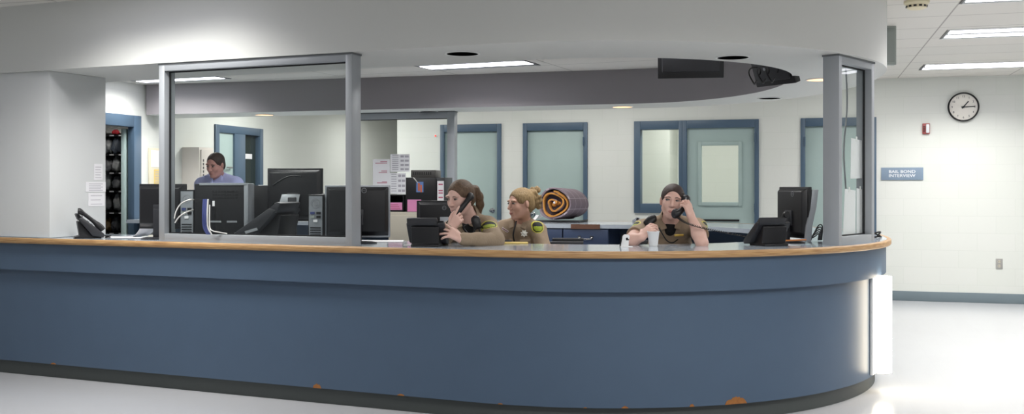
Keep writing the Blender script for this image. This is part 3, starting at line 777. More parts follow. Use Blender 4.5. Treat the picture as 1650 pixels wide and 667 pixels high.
def bag(label, x, shelf, w, h, d, col, seed, group):
    rr = random.Random(seed)
    bm = bmesh.new(); bmesh.ops.create_icosphere(bm, subdivisions=3, radius=1)
    for v in bm.verts:
        c = v.co
        q = Vector([math.copysign(abs(a)**.55, a) for a in c])
        n = 1+.16*math.sin(7*c.x+seed)*math.cos(6*c.z+seed*2)+.10*math.sin(13*c.y+9*c.z+seed)
        q = q*n; top = max(0, q.z); v.co = Vector((q.x*w/2*(1-.35*top), q.y*d/2*(1-.55*top), q.z*h/2+.06*h*math.sin(9*c.x+seed)*top))
    zmin = min(v.co.z for v in bm.verts)
    for v in bm.verts: v.co.z -= zmin
    me = bpy.data.meshes.new('evidence_bag'); bm.to_mesh(me); bm.free()
    me.polygons.foreach_set('use_smooth', [True]*len(me.polygons))
    me.materials.append(mat('bag_'+col, col, .28, spec=.7, bump=.4, bscale=30))
    o = bpy.data.objects.new('property_bag', me); COL.objects.link(o)
    M = Matrix.Translation(sh.location) @ Matrix.Rotation(sh.rotation_euler.z, 4, 'Z')
    o.location = M @ Vector((x, .16, zs[shelf]+.002)); o.rotation_euler = (0, 0, rr.uniform(-.3, .3))
    tag(o, label, 'bag', group)
    return o
names = ['bottom', 'second lowest', 'middle', 'second highest', 'highest']
cols = [['7a6038', '4e4f55', '8b8d92'], ['6f7075', '9b9da0', '55565c'], ['a9adb0', '7e8086', '5d5e64'], ['8e8f94', 'b7b9bb', '62646a'], ['a4a8ae', '6b7482', 'c3c4c6']]
cw = [['brown', 'dark grey', 'pale grey'], ['mid grey', 'silver', 'dark grey'], ['clear silver', 'grey', 'dark grey'], ['grey', 'pale silver', 'dark'], ['pale grey', 'slate', 'whitish']]
for si in range(5):
    for k in range(3):
        x = -.115+.125*k
        bag('%s bag, %s stocked shelf in the left doorway, %s of its row' % (cw[si][k], names[si], ('first', 'middle', 'last')[k]), x, si, .10, .17+.03*((si+k) % 3), .2, cols[si][k], si*5+k, 'bags on the shelves')
bag('clear plastic bag with a red item on the top shelf of the left doorway', -.02, 5, .30, .085, .2, 'd2d2d0', 31, 'bags on the shelves')
bag('red bundle in front of the clear bag on the top shelf', .03, 5, .09, .06, .1, 'c8323c', 12, 'bags on the shelves').location.y -= .12

# ---- inner desk, filing cabinet, organisers
dk = thing('office_desk', 'grey inner desk behind the woman on the left', 'desk', (-.62, 8.35, 0), RF*.5)
b = MB(); b.b2((-.75, -.35, .725), (.40, .35, .76)); b.build('desktop', M_top, dk, bev=.004)
for s in (-.72, .37):
    b = MB(); b.b2((s-.015, -.32, 0), (s+.015, .32, .725)); b.build('side_panel', M_navy, dk)
b = MB(); b.b2((-.7, -.28, .3), (.35, -.26, .725)); b.build('modesty_panel', M_navy, dk)
pF = W(672, 342, 9.3); zt = pF.z
fc = thing('filing_cabinet', 'beige metal filing cabinet with black organisers on top', 'filing cabinet', (pF.x-.02, pF.y, 0), RF*.45)
fw = .50
b = MB(); b.b2((-fw/2, 0, 0), (fw/2, .6, zt)); b.build('body', M_beige, fc, bev=.004)
for k in range(4):
    z1 = zt-.03-.265*k
    b = MB(); b.b2((-fw/2+.02, -.018, z1-.245), (fw/2-.02, -.001, z1)); dr = b.build('drawer', M_beige, fc, bev=.004)
    b = MB(); b.b2((-.06, -.04, z1-.12), (.06, -.019, z1-.105)); b.build('handle', M_chrome, dr, bev=.003)
    b = MB(); b.b2((-.04, -.0205, z1-.085), (.04, -.0185, z1-.05)); b.build('label_holder', M_white, dr)
Mf = Matrix.Translation(fc.location) @ Matrix.Rotation(RF*.45, 4, 'Z')
def fcp(x, y, z): q = Mf @ Vector((x, y, z)); return (q.x, q.y, q.z)
s_ = 9.3/F
og = thing('desk_organiser', 'black organiser box with a picture card and pink note on the filing cabinet', 'organiser', fcp(.065, .12, zt+.001), RF*.45)
ow, oh = 66*s_, 56*s_
b = MB(); b.b2((-ow/2, 0, 0), (ow/2*.55, .3, oh)); b.build('box', M_black, og, bev=.003)
b = MB(); b.b2((ow/2*.57, -.002, 0), (ow/2, .29, oh)); b.build('binder', M_black2, og, bev=.003)
b = MB(); b.b2((ow/2*.62, -.0035, oh*.12), (ow/2*.95, -.0021, oh*.9)); q = b.build('spine_label', M_white, og)
b = MB()
for z in (.80, .62, .55, .42, .2): b.b2((ow/2*.68, -.0045, oh*z-.006), (ow/2*.9, -.0036, oh*z+.006))
b.build('handwriting', M_redink, q)
b = MB(); x0 = -ow/2+18*s_; b.b2((x0, -.002, oh-24*s_), (x0+12*s_, -.0005, oh-7*s_)); q = b.build('picture_card', mat('card_blue', '5f7fb8', .6), og, label='blue and orange picture card')
b = MB(); b.b2((x0+3*s_, -.0032, oh-22*s_), (x0+6*s_, -.0021, oh-9*s_)); b.b2((x0+7*s_, -.0032, oh-24*s_), (x0+9.5*s_, -.0021, oh-12*s_)); b.build('card_stripe', mat('card_orange', 'd0682c', .6), q)
b = MB(); b.tube([(x0-5*s_, -.004, oh), (x0-1*s_, -.008, oh-4*s_), (x0+3*s_, -.004, oh-9*s_)], .004, 6); b.build('cord', M_wcable, og)
b = MB(); b.b2((-ow/2+3*s_, -.003, .003), (-ow/2+26*s_, -.001, 20*s_)); b.build('pink_note', M_pink, og, label='pink note')
pr = thing('label_printer', 'small grey brown device on top of the black organiser', 'printer', fcp(.035, .16, zt+oh+.003), RF*.45)
b = MB(); b.b2((-21*s_, 0, 0), (21*s_, .2, 12*s_)); b.build('body', mat('brown_grey_plastic', '4f4d4b', .5), pr, bev=.006)
b = MB()
for k in range(9): b.b2((-17*s_+k*3.6*s_, -.0015, 4*s_), (-15.4*s_+k*3.6*s_, .0005, 9*s_))
b.build('vent_slots', M_gasket, pr)
tr = thing('letter_tray', 'low black letter tray with a pink form left of the organiser', 'tray', fcp(-.22, .12, zt+.001), RF*.45)
tw = 28*s_; th = 28*s_
b = MB(); b.b2((-tw/2, 0, 0), (tw/2, .28, .012)); b.b2((-tw/2, .268, 0), (tw/2, .28, th)); b.b2((-tw/2, 0, 0), (-tw/2+.008, .28, th)); b.b2((tw/2-.008, 0, 0), (tw/2, .28, th)); b.b2((-tw/2, 0, th-.01), (tw/2, .28, th)); b.b2((-tw/2, 0, 15*s_), (tw/2, .28, 15*s_+.006)); b.build('tray_frame', M_black, tr)
b = MB(); b.b2((-tw/2+.012, -.004, 3*s_), (tw/2-.012, -.001, 15*s_)); q = b.build('pink_form', M_pink, tr, label='pink form')
b = MB()
for k in range(3): b.b2((-tw/2+.02, -.0055, (5+3*k)*s_), (tw/2-.03-.01*k, -.0042, (6+3*k)*s_))
b.build('red_writing', M_redink, q)
pw = W(630, 390, 8.9)
# notes on the far glass
def far_note(x0, x1, y0, y1, lb, kind):
    v = (pF0-pF1); L_ = v.length; u = v/L_; n = Vector((u.y, -u.x)); 
    q0 = SCR3.location
    rr = []
    for px in (x0, x1):
        q = (px-CX)/F; o = Vector((q0.x, q0.y)); 
        t = (q*o.y-o.x)/(u.x-q*u.y); rr.append(t)
    Y = (Vector((q0.x, q0.y))+u*rr[0]).y
    z0, z1 = CH-(y1-HY)/F*Y, CH-(y0-HY)/F*Y
    r = thing('taped_notice', lb, 'notice', (q0.x, q0.y, 0), math.atan2(u.y, u.x), 'notices on the far glass')
    a, c = min(rr), max(rr); yy = .105
    b = MB(); b.b2((a, yy, z0), (c, yy+.0015, z1)); q = b.build('sheet', M_white, r)
    b = MB(); w_, h_ = c-a, z1-z0
    if kind == 'red':
        for k, (f, l) in enumerate(((.12, .2), (.33, .6), (.36, .3), (.62, .5), (.66, .35), (.88, .7), (.92, .4))): b.b2((c-w_*.85, yy+.0015, z0+h_*f), (c-w_*(.85-l), yy+.003, z0+h_*f+.007))
        b.build('handwriting', M_redink, q)
    else:
        for k in range(4):
            for j in range(2):
                zz = z1-h_*(.12+.24*k)
                b.b2((a+w_*(.05+.25*j), yy+.0015, zz-h_*.07), (a+w_*(.25+.22*j), yy+.003, zz+h_*.04))
        for k in range(8): b.b2((c-w_*.42, yy+.0015, z1-h_*(.08+.115*k)), (c-w_*.1, yy+.003, z1-h_*(.08+.115*k)+.008))
        b.build('printed_table', M_ink, q)
    return r
far_note(607, 634, 257, 314, 'white notice with red handwriting on the far glass', 'red')
far_note(635, 666, 249, 277, 'upper printed notice with little tables on the far glass', 'tab')
far_note(634, 660, 279, 312, 'lower printed notice on the far glass above the filing cabinet', 'tab')

# ---- drawers under the far counter
fe0, _ = rim_at(833, .985, far=True); fe1, _ = rim_at(907, .985, far=True); fe2, _ = rim_at(981, .985, far=True)
rzf = math.atan2((fe2-fe0).y, (fe2-fe0).x)
for a, c, lb in ((fe0, fe1, 'navy drawer cabinet under the far counter, left one behind the seated woman'), (fe1, fe2, 'navy drawer cabinet under the far counter, right one with a whole handle in view')):
    Lc = (c-a).length; r = thing('drawer_cabinet', lb, 'cabinet', (a.x, a.y, 0), rzf, 'drawer cabinets under the far counter')
    b = MB(); b.b2((.003, .01, .08), (Lc-.003, .6, .955)); b.b2((.003, .05, 0), (Lc-.003, .6, .08)); b.build('body', M_navy, r)
    for k, (z0, z1) in enumerate(((.745, .945), (.53, .738), (.09, .523))):
        b = MB(); b.b2((.006, -.012, z0), (Lc-.006, .009, z1)); dr = b.build('drawer', M_navy, r, bev=.003)
        zz = (z0+z1)/2+.02; b = MB(); b.tube([(Lc/2-.06, -.012, zz), (Lc/2-.06, -.035, zz-.005), (Lc/2-.045, -.04, zz-.012), (Lc/2+.045, -.04, zz-.012), (Lc/2+.06, -.035, zz-.005), (Lc/2+.06, -.012, zz)], .007, 8)
        b.b2((Lc/2-.075, -.015, zz-.015), (Lc/2-.045, -.011, zz+.02)); b.b2((Lc/2+.045, -.015, zz-.015), (Lc/2+.075, -.011, zz+.02)); b.build('handle', M_chrome, dr)
# end panel so the knee space reads dark

# ---- blanket roll on the far counter
zb0 = ZC
pB_ = W(893, 356, 10.45)
td = thing('black_tray', 'flat dark tray under the blanket roll', 'tray', (pB_.x+.06, pB_.y+.22, ZC), RB)
b = MB(); b.b2((-.26, -.2, .001), (.26, .22, .012)); b.b2((-.26, -.2, .012), (.26, -.19, .022)); b.b2((.25, -.19, .012), (.26, .22, .022)); b.build('tray', M_black2, td, bev=.003)
br_ = thing('blanket_roll', 'rolled grey plaid blanket with ochre lining on the far counter', 'blanket', (pB_.x, pB_.y, ZC+.024), -.52)
Rb = .176; Lb = .44
def wool():
    m = mat('grey_plaid_wool', '6f626a', .95, bump=.5, bscale=350)
    nt = m.node_tree; b = nt.nodes['Principled BSDF']; N = nt.nodes.new; L = nt.links.new
    tc = N('ShaderNodeTexCoord'); sp = N('ShaderNodeSeparateXYZ'); L(tc.outputs['Object'], sp.inputs[0])
    fac = None
    for ax, sc_ in ((1, .125), (2, .11)):
        md = N('ShaderNodeMath'); md.operation = 'MODULO'; md.inputs[1].default_value = sc_
        ad = N('ShaderNodeMath'); ad.operation = 'ADD'; ad.inputs[1].default_value = 5*sc_
        L(sp.outputs[ax], ad.inputs[0]); L(ad.outputs[0], md.inputs[0])
        lt = N('ShaderNodeMath'); lt.operation = 'LESS_THAN'; lt.inputs[1].default_value = .006; L(md.outputs[0], lt.inputs[0])
        if fac is None: fac = lt
        else:
            mx = N('ShaderNodeMath'); mx.operation = 'MAXIMUM'; L(fac.outputs[0], mx.inputs[0]); L(lt.outputs[0], mx.inputs[1]); fac = mx
    mi = N('ShaderNodeMix'); mi.data_type = 'RGBA'; mi.inputs[6].default_value = lin('80727a'); mi.inputs[7].default_value = lin('ada0a6')
    L(fac.outputs[0], mi.inputs[0]); L(mi.outputs[2], b.inputs['Base Color']); return m
def spiral(r0, r1, turns, th, wob, name, m, a_off=0., y0=0., y1=Lb, n=150, squash=.96):
    vs = []; fs = []
    for i in range(n+1):
        f = i/n; a = a_off+turns*2*PI*f; r = r0+(r1-r0)*min(1, f*1.42)
        w_ = wob*math.sin(a*3.1+1)*(1 if f < .97 else .3)
        for rr in (r+w_+th/2, r+w_-th/2):
            for yy in (y0+.012*math.sin(a*2.3), y1-.02*math.sin(a)):
                taper = 1 if yy < y1*.5 else .95
                vs.append((math.cos(a)*rr*taper*1.06, yy, Rb*squash+math.sin(a)*rr*taper*squash-(0 if taper == 1 else .008)))
    for i in range(n):
        a = i*4; c = a+4
        fs += [(a, c, c+1, a+1), (a+2, a+3, c+3, c+2), (a, a+2, c+2, c), (a+1, c+1, c+3, a+3)]
    fs += [(0, 1, 3, 2), (n*4, n*4+2, n*4+3, n*4+1)]
    b = MB(); b.add(vs, fs); return b.build(name, m, br_, ang=50)
M_ochre = mat('ochre_lining', 'b9803a', .95, noise=.25, nscale=25, bump=.4, bscale=200)
spiral(.035, Rb-.012, 2.6, .017, .004, 'wool_layer', wool(), a_off=-PI/2-2*PI*.6)
spiral(.022, Rb-.045, 2.25, .017, .008, 'lining_layer', M_ochre, a_off=-PI/2-2*PI*.75, y0=-.006, label=None) if False else spiral(.022, Rb-.045, 2.25, .017, .008, 'lining_layer', M_ochre, a_off=-PI/2-2*PI*.75, y0=-.006)
b = MB(); b.lathe([(.0001, -.035), (Rb-.04, -.03), (Rb-.05, -Lb+.08)], 30, M=Matrix.Translation((0, 0, Rb*.96)) @ rot((PI/2, 0, 0)), cap=False); b.build('inner_layers', mat('dark_wool', '3a3138', .95, bump=.4, bscale=300), br_)
b = MB(); b.ell((.03, .1, Rb*.98), (.05, .09, .03)); b.ell((-.02, .1, Rb*.9), (.05, .09, .035)); b.build('folded_core', M_ochre, br_)
b = MB(); b.ell((.004, -.004, Rb*1.02), (.013, .01, .013)); b.build('white_tag', M_white, br_)
b = MB(); b.lathe([(.001, 0), (.12, 0), (.15, .03), (.15, .06)], 24, M=Matrix.Translation((0, Lb-.07, Rb*.86)) @ rot((PI/2, 0, 0)), cap=False); b.build('end_fold', MATS['grey_plaid_wool'], br_)
for k, (px, py, a) in enumerate(((857, 354, .3), (866, 351, -.5))):
    p = G(px, py+1.5, ZC); sheet('paper_sheet', ('crumpled white paper on the far counter, nearer the seated woman', 'crumpled white paper on the far counter, against the blanket roll')[k], (p.x, p.y, ZC+.001), a, .13, .10, curl=.05, group='papers on the far counter')
p = G(1025, 357.5, ZC); st = thing('tape_dispenser', 'small grey tape dispenser on the far counter', 'dispenser', (p.x, p.y-.1, ZC), RB)
b = MB(); b.prism([(-.07, 0), (.06, 0), (.06, .03), (.03, .07), (-.01, .075), (-.04, .05), (-.07, .035)], -.03, .03, M=rot((PI/2, 0, 0)) @ Matrix.Scale(.7, 4)); b.build('body', M_silver, st, bev=.004)
b = MB(); b.lathe([(.015, -.023), (.015, .023)], 18, M=Matrix.Translation((.007, 0, .031)) @ rot((PI/2, 0, 0))); b.build('tape_roll', M_gasket, st)

# ---- on the front counter
x, y, z = on_counter(1054, 397); 
cp = thing('foam_cup', 'white foam cup held by the woman on the right', 'cup', (x, y+.035, ZC+.0005), 0)
b = MB(); b.lathe([(.001, 0), (.0255, 0), (.0265, .003), (.0365, .084), (.0385, .086), (.0385, .091), (.036, .091), (.0255, .008), (.001, .006)], 32, cap=False); b.build('cup', M_cup, cp, ang=50)
b = MB(); b.lathe([(.0, .0), (.0338, 0), (.0001, .0005)], 24, M=Matrix.Translation((0, 0, .072)), cap=False); b.build('coffee', mat('coffee', '2a1a10', .1), cp)
x, y, z = on_counter(1007, 398); 
sd = thing('tape_holder', 'small white tape holder standing on the counter near the cup', 'tape holder', (x, y+.03, ZC), .1)
b = MB(); b.prism([(-.026, 0), (.022, 0), (.024, .03), (.030, .064), (.024, .074), (-.008, .074), (-.014, .068)], -.018, .018, M=rot((PI/2, 0, 0))); b.build('body', M_cup, sd, bev=.005)
b = MB(); b.tube([(-.030, -.012, .002), (-.020, -.012, .05), (-.016, -.012, .07), (-.006, -.012, .077)], .0035, 6); b.build('edge', M_gasket, sd)
b = MB(); b.b2((.006, -.021, .040), (.024, -.0182, .048)); b.lathe([(.007, 0), (.007, .002), (.001, .002)], 14, M=Matrix.Translation((.012, -.0182, .05)) @ rot((PI/2, 0, 0))); b.build('cutter', M_gasket, sd)
b = MB(); b.b2((-.03, -.03, .0), (.045, .02, .003)); b.build('foot', M_cup, sd, bev=.001)
x, y, z = on_counter(831, 392.2)
pd = thing('notepad', 'yellow notepad on the inner edge of the counter before the blonde woman', 'notepad', (x, y-.02, ZC), .03)
b = MB(); b.b2((-.078, -.05, .0005), (.078, .06, .009)); b.build('pages', M_yel, pd, bev=.001)
b = MB(); b.b2((-.078, .045, .009), (.078, .061, .0105)); b.build('binding', mat('brown_binding', '7a6a4a', .7), pd)
p = W(1280, 380, 6.62)
cable('orange pencil lying across the foot of the right monitor', [(p.x-.07, p.y-.05, ZC+.02), (p.x+.06, p.y-.06, ZC+.026)], .005, mat('orange_pencil', 'c77a3a', .5), name='pencil', cat='pencil')
rr = random.Random(4)
for k in range(5):
    p0 = W(1316+k*1.5, 386-k, 6.85)
    cable('black cable %s of the tangle beside the right screen post' % ('nearest the monitor', 'second', 'third', 'fourth', 'nearest the post')[k], [(p0.x-.05, p0.y+.05, ZC+.005), (p0.x-.01, p0.y+.02, ZC+.03+.018*k), (p0.x+.025, p0.y+.04, ZC+.05+.012*k), (p0.x+.03, p0.y+.07, ZC+.005)], .004, M_cable, group='cables by the right post')
p0 = W(1413, 381, 7.35)
cable('black cable bunched on the counter right of the narrow screen', [(p0.x-.02, p0.y, ZC+.006), (p0.x+.02, p0.y-.01, ZC+.012), (p0.x-.01, p0.y+.01, ZC+.03), (p0.x+.025, p0.y, ZC+.04), (p0.x, p0.y-.01, ZC+.012), (p0.x+.035, p0.y+.01, ZC+.006)], .006, M_cable)
# papers taped inside the narrow screen
q0 = SCR2.location; u2 = (pB3-pA3).normalized()
def scr2_t(px):
    q = (px-CX)/F; o = Vector((q0.x, q0.y))+Vector((-u2.y, u2.x))*.065
    return (q*o.y-o.x)/(u2.x-q*u2.y)
for k, (x0, x1, y0, y1, sk, lb) in enumerate(((1370, 1389, 223, 288, .012, 'white paper taped high inside the narrow right screen'), (1358, 1378, 304, 379, .03, 'white paper taped low in the narrow screen, beside the thick post'), (1380, 1391, 303, 377, .0, 'white paper taped low in the narrow screen, beside the outer post'))):
    t0, t1 = scr2_t(x0), scr2_t(x1); Y = (Vector((q0.x, q0.y))+u2*(t0+t1)/2).y+.05
    z0, z1 = CH-(y1-HY)/F*Y, CH-(y0-HY)/F*Y
    o = thing('taped_paper', lb, 'paper', (q0.x, q0.y, 0), math.atan2(u2.y, u2.x), 'papers in the narrow screen')
    b = MB(); b.prism([(t0+sk, z1), (t1+.004, z1-.012), (t1-.002, z0+.004), (t0, z0)], -.0008, .0008, M=Matrix.Translation((0, .064, 0)) @ rot((PI/2, 0, 0))); b.build('sheet', M_white, o)
    b = MB(); b.b2(((t0+t1)/2-.012, .0618, z1-.022), ((t0+t1)/2+.012, .0632, z1+.012)); b.build('tape', M_trimw, o)
t0 = scr2_t(1385); pz = Vector((q0.x, q0.y))+u2*t0+Vector((-u2.y, u2.x))*.16
cable('grey cable hanging behind the narrow right screen', [(pz.x, pz.y, ZS-.002), (pz.x+.01, pz.y, 1.9), (pz.x-.012, pz.y, 1.6), (pz.x+.004, pz.y, 1.3), (pz.x, pz.y, ZC+.01)], .006, M_silver)

# ---- on the clock wall
def on_back(px, py): s = sb(px); p = ptb(s); return p, zb(px, py)
p, z = on_back(1552, 172.5)
ck = thing('wall_clock', 'round white wall clock with black rim on the right wall', 'clock', (p.x, p.y, z), RB)
Rc = 23.5*p.y/F; Mc = rot((PI/2, 0, 0))
b = MB(); b.lathe([(Rc*.9, .001), (Rc, .001), (Rc, .035), (Rc*.96, .042), (Rc*.905, .038), (Rc*.9, .02)], 48, M=Mc, cap=False); b.build('rim', M_gasket, ck)
b = MB(); b.lathe([(Rc*.91, .001), (Rc*.91, .018), (.0001, .018)], 48, M=Mc); b.build('dial', mat('clock_dial', 'e6e2da', .5), ck)
for h in range(1, 13):
    b = MB()
    a = PI/2-h*PI/6; vs, fs = text_mesh(str(h), Rc*.2, .002)
    b.add(vs, fs, 0, Matrix.Translation((math.cos(a)*Rc*.72, -.0195, math.sin(a)*Rc*.72)) @ FACE)
    b.build('numeral', M_darkink, ck, fix=False)
for nm, ang, ln, wd, yy in (('minute_hand', 0+.02, .72, .010, -.0245), ('hour_hand', math.radians(50), .50, .013, -.0225)):
    b = MB(); b.b2((-Rc*.13, yy-.001, -wd/2), (Rc*ln, yy+.001, wd/2)); o = b.build(nm, M_darkink, ck); o.rotation_euler = (0, -ang, 0)
b = MB(); b.lathe([(.012, .018), (.012, .028), (.001, .029)], 14, M=Mc); b.build('hub', M_darkink, ck)
p, z = on_back(1492, 207.5)
al = thing('fire_strobe', 'small red fire alarm strobe between the sign and the clock', 'alarm', (p.x, p.y, z), RB)
s1 = p.y/F
b = MB(); b.b2((-5.5*s1, -.03, -8.5*s1), (5.5*s1, -.001, 8.5*s1)); b.build('housing', M_red, al, bev=.005)
b = MB(); b.b2((-.5*s1, -.05, -7*s1), (4.5*s1, -.028, 7*s1)); b.build('lens', mat('strobe_lens', 'dfe3e6', .2), al, bev=.008)
b = MB()
for k in range(4): b.b2((-4.8*s1, -.0315, (-5+2.6*k)*s1), (-1.5*s1, -.0295, (-3.8+2.6*k)*s1))
b.build('grille', M_darkink, al)
p, z = on_back(1453.5, 280)
sg = thing('wall_sign', 'blue grey sign reading BAIL BOND INTERVIEW on the right wall', 'sign', (p.x, p.y, z), RB)
b = MB(); b.b2((-32*s1, -.012, -10.2*s1), (32*s1, -.001, 10.2*s1)); b.build('plate', mat('sign_blue', '7d8fa3', .5), sg, bev=.002)
b = MB()
for tx, zz, wd in (('BAIL BOND', 3.3*s1, 40*s1), ('INTERVIEW', -3.3*s1, 40*s1)):
    vs, fs = text_mesh(tx, 8.2*s1, .002, bold=.0005); xs = [v[0] for v in vs]; k = wd/(max(xs)-min(xs)); c0 = (max(xs)+min(xs))/2
    b.add([((v[0]-c0)*k, v[1]*.82, v[2]) for v in vs], fs, 0, Matrix.Translation((0, -.0135, zz)) @ FACE)
b.build('lettering', mat('sign_white', 'eef0f2', .5), sg, fix=False)
p, z = on_back(1610, 425)
ou = thing('wall_outlet', 'grey power outlet low on the right wall', 'outlet', (p.x, p.y, z), RB)
b = MB(); b.b2((-5*s1, -.007, -8*s1), (5*s1, -.0005, 8*s1)); b.build('plate', mat('steel_plate', 'a5a4a0', .4, metal=.4), ou, bev=.002)
for zz in (3.4*s1, -3.4*s1):
    b = MB(); b.lathe([(2.4*s1, 0), (2.4*s1, .002), (.0001, .002)], 16, M=Matrix.Translation((0, -.007, zz)) @ rot((PI/2, 0, 0))); q = b.build('socket', M_beige, ou)
    b = MB(); b.b2((-.009, -.0098, zz-.005), (-.006, -.0089, zz+.006)); b.b2((.006, -.0098, zz-.005), (.009, -.0089, zz+.006)); b.build('slots', M_gasket, q)
p, z = on_back(702, 219)
rl = thing('red_reflection', 'tiny red indicator dot left of the first door', 'reflection', (p.x, p.y, z), RB)  # glowing red dot built to imitate a small reflection
b = MB(); b.lathe([(.02, 0), (.02, .006), (.012, .008)], 14, M=Mc); b.build('base', M_trimw, rl)
b = MB(); b.ell((0, -.01, 0), (.013, .008, .013)); b.build('lens', mat('red_glow', 'ff5a4a', .3, emit='ff4a3a', estr=1.2), rl)

# ---- ceiling things
p = G(1477, 1.5, ZL)
sm = thing('smoke_detector', 'cream smoke detector on the lobby ceiling at the top edge', 'smoke detector', (p.x, p.y, ZL), 0)
b = MB(); b.lathe([(.085, 0), (.085, -.018), (.07, -.03), (.066, -.05), (.05, -.058), (.0001, -.06)], 32); b.build('body', mat('cream_plastic', 'ddd3b4', .5), sm)
b = MB()
for k in range(12):
    a = 2*PI*k/12; b.box((.069*math.cos(a), .069*math.sin(a), -.04), (.004, .02, .012), (0, 0, a))
b.build('vents', M_gasket, sm)
# box on the soffit's right side
a = math.radians(4); n = Vector((math.cos(a), math.sin(a)))
Yb = 8.3
bxs = thing('soffit_box', 'flat grey green box sticking out from the right side of the soffit', 'box', (2.83, Yb, 0), 0)
b = MB(); b.b2((-.02, -.03, CH+(HY-105)/F*Yb), (.275, .03, CH+(HY-42)/F*Yb)); b.build('housing', M_green, bxs, bev=.004)
b = MB(); b.b2((.02, -.034, CH+(HY-105)/F*Yb+.02), (.26, -.0295, CH+(HY-42)/F*Yb-.02)); b.build('face_panel', mat('darker_green', '8d948f', .5), bxs)

def hung_screen(label, pts, Yc, rz, w, h, tilt, ztop, cables=False):
    r = thing('hanging_monitor', label, 'monitor', (pts[0], Yc, ztop), rz, 'screens hung from the office ceiling')
    b = MB(); T = rot((tilt, 0, 0))
    b.b2((-w/2, -.03, -h), (w/2, .025, 0), 0, T); b.build('housing', M_black, r, bev=.005)
    b = MB(); b.b2((-w/2+.03, -.055, -h*.85), (w/2-.03, -.03, -h*.2), 0, T); b.build('back_cover', M_black2, r, bev=.01)
    b = MB(); b.b2((-w/2+.015, .0245, -h+.02), (w/2-.015, .0265, -.02), 0, T); b.build('display', M_screen, r)
    b = MB(); b.tube([(0, 0, -h*.3), (0, -.03, .02), (0, -.03, ZI-ztop)], .02, 10); b.b2((-.07, -.1, ZI-ztop-.01), (.07, .04, ZI-ztop)); b.build('ceiling_mount', M_black2, r)
    b = MB(); b.lathe([(.012, 0), (.012, .004), (.001, .004)], 12, M=T @ Matrix.Translation((-.05, -.056, -h*.5)) @ rot((PI/2, 0, 0))); b.build('lock_button', M_silver, r)
    if cables:
        for k in range(3):
            b = MB(); x0 = -.06+.09*k; b.tube([(x0+.05*math.cos(t)-.02, -.075+.02*math.sin(2*t), -h*.72+.065*math.sin(t)) for t in [2*PI*j/20*.95 for j in range(20)]], .006, 6); b.build('cable_loop', M_cable, r)
    return r
Yh = 7.35
hung_screen('black screen hanging from the office ceiling, seen from behind its long edge', ((1113-CX)/F*Yh,), Yh, -.16, .47, .32, .28, CH+(HY-123.5)/F*Yh+.31)
Yh = 7.75
hung_screen('smaller black screen with looped cables hanging near the curved end', ((1240-CX)/F*Yh,), Yh, -1.02, .40, .28, .35, CH+(HY-136)/F*Yh+.27, True)

# ---- office chairs
def office_chair(label, loc, rz, seat=.48, group='office chairs', arm=.2, top=.5):
    r = thing('office_chair', label, 'chair', loc, rz, group)
    M_f = mat('black_fabric', '1d1d21', .9, bump=.3, bscale=400)
    b = MB()
    for k in range(5):
        a = 2*PI*k/5; b.tube([(0, 0, .1), (.28*math.cos(a), .28*math.sin(a), .075)], [.028, .016], 8)
    b.build('star_base', M_black2, r)
    for k in range(5):
        a = 2*PI*k/5; b = MB(); b.lathe([(.001, -.014), (.028, -.014), (.028, .014), (.001, .014)], 14, M=Matrix.Translation((.28*math.cos(a), .28*math.sin(a), .028)) @ rot((PI/2, 0, a)), cap=False); b.build('caster', M_gasket, r)
    b = MB(); b.tube([(0, 0, .09), (0, 0, seat-.06)], .026, 12); b.build('column', M_silver, r)
    b = MB(); b.b2((-.235, -.23, seat-.07), (.235, .23, seat)); b.build('seat', M_f, r, bev=.03, seg=3)
    b = MB(); prof = []
    b.b2((-.21, .20, seat+.12), (.21, .26, seat+top)); b.build('backrest', M_f, r, bev=.028, seg=3)
    b = MB(); b.tube([(0, .1, seat-.08), (0, .27, seat-.05), (0, .28, seat+.25)], .022, 8); b.build('back_bracket', M_black2, r)
    for s in (-1, 1):
        b = MB(); b.tube([(s*.22, .05, seat-.05), (s*.28, .05, seat-.02), (s*.285, .05, seat+arm)], .014, 8); b.b2((s*.285-.03, -.15, seat+arm), (s*.285+.03, .12, seat+arm+.03)); b.build('armrest', M_black2, r, bev=.006)
    return r
CH0 = office_chair('black office chair standing empty before the navy drawers', (.45, 8.6, 0), 1.5, .58, arm=.305, top=.40)
CH1 = office_chair('black office chair under the woman on the right', (0, 0, 0), 0)
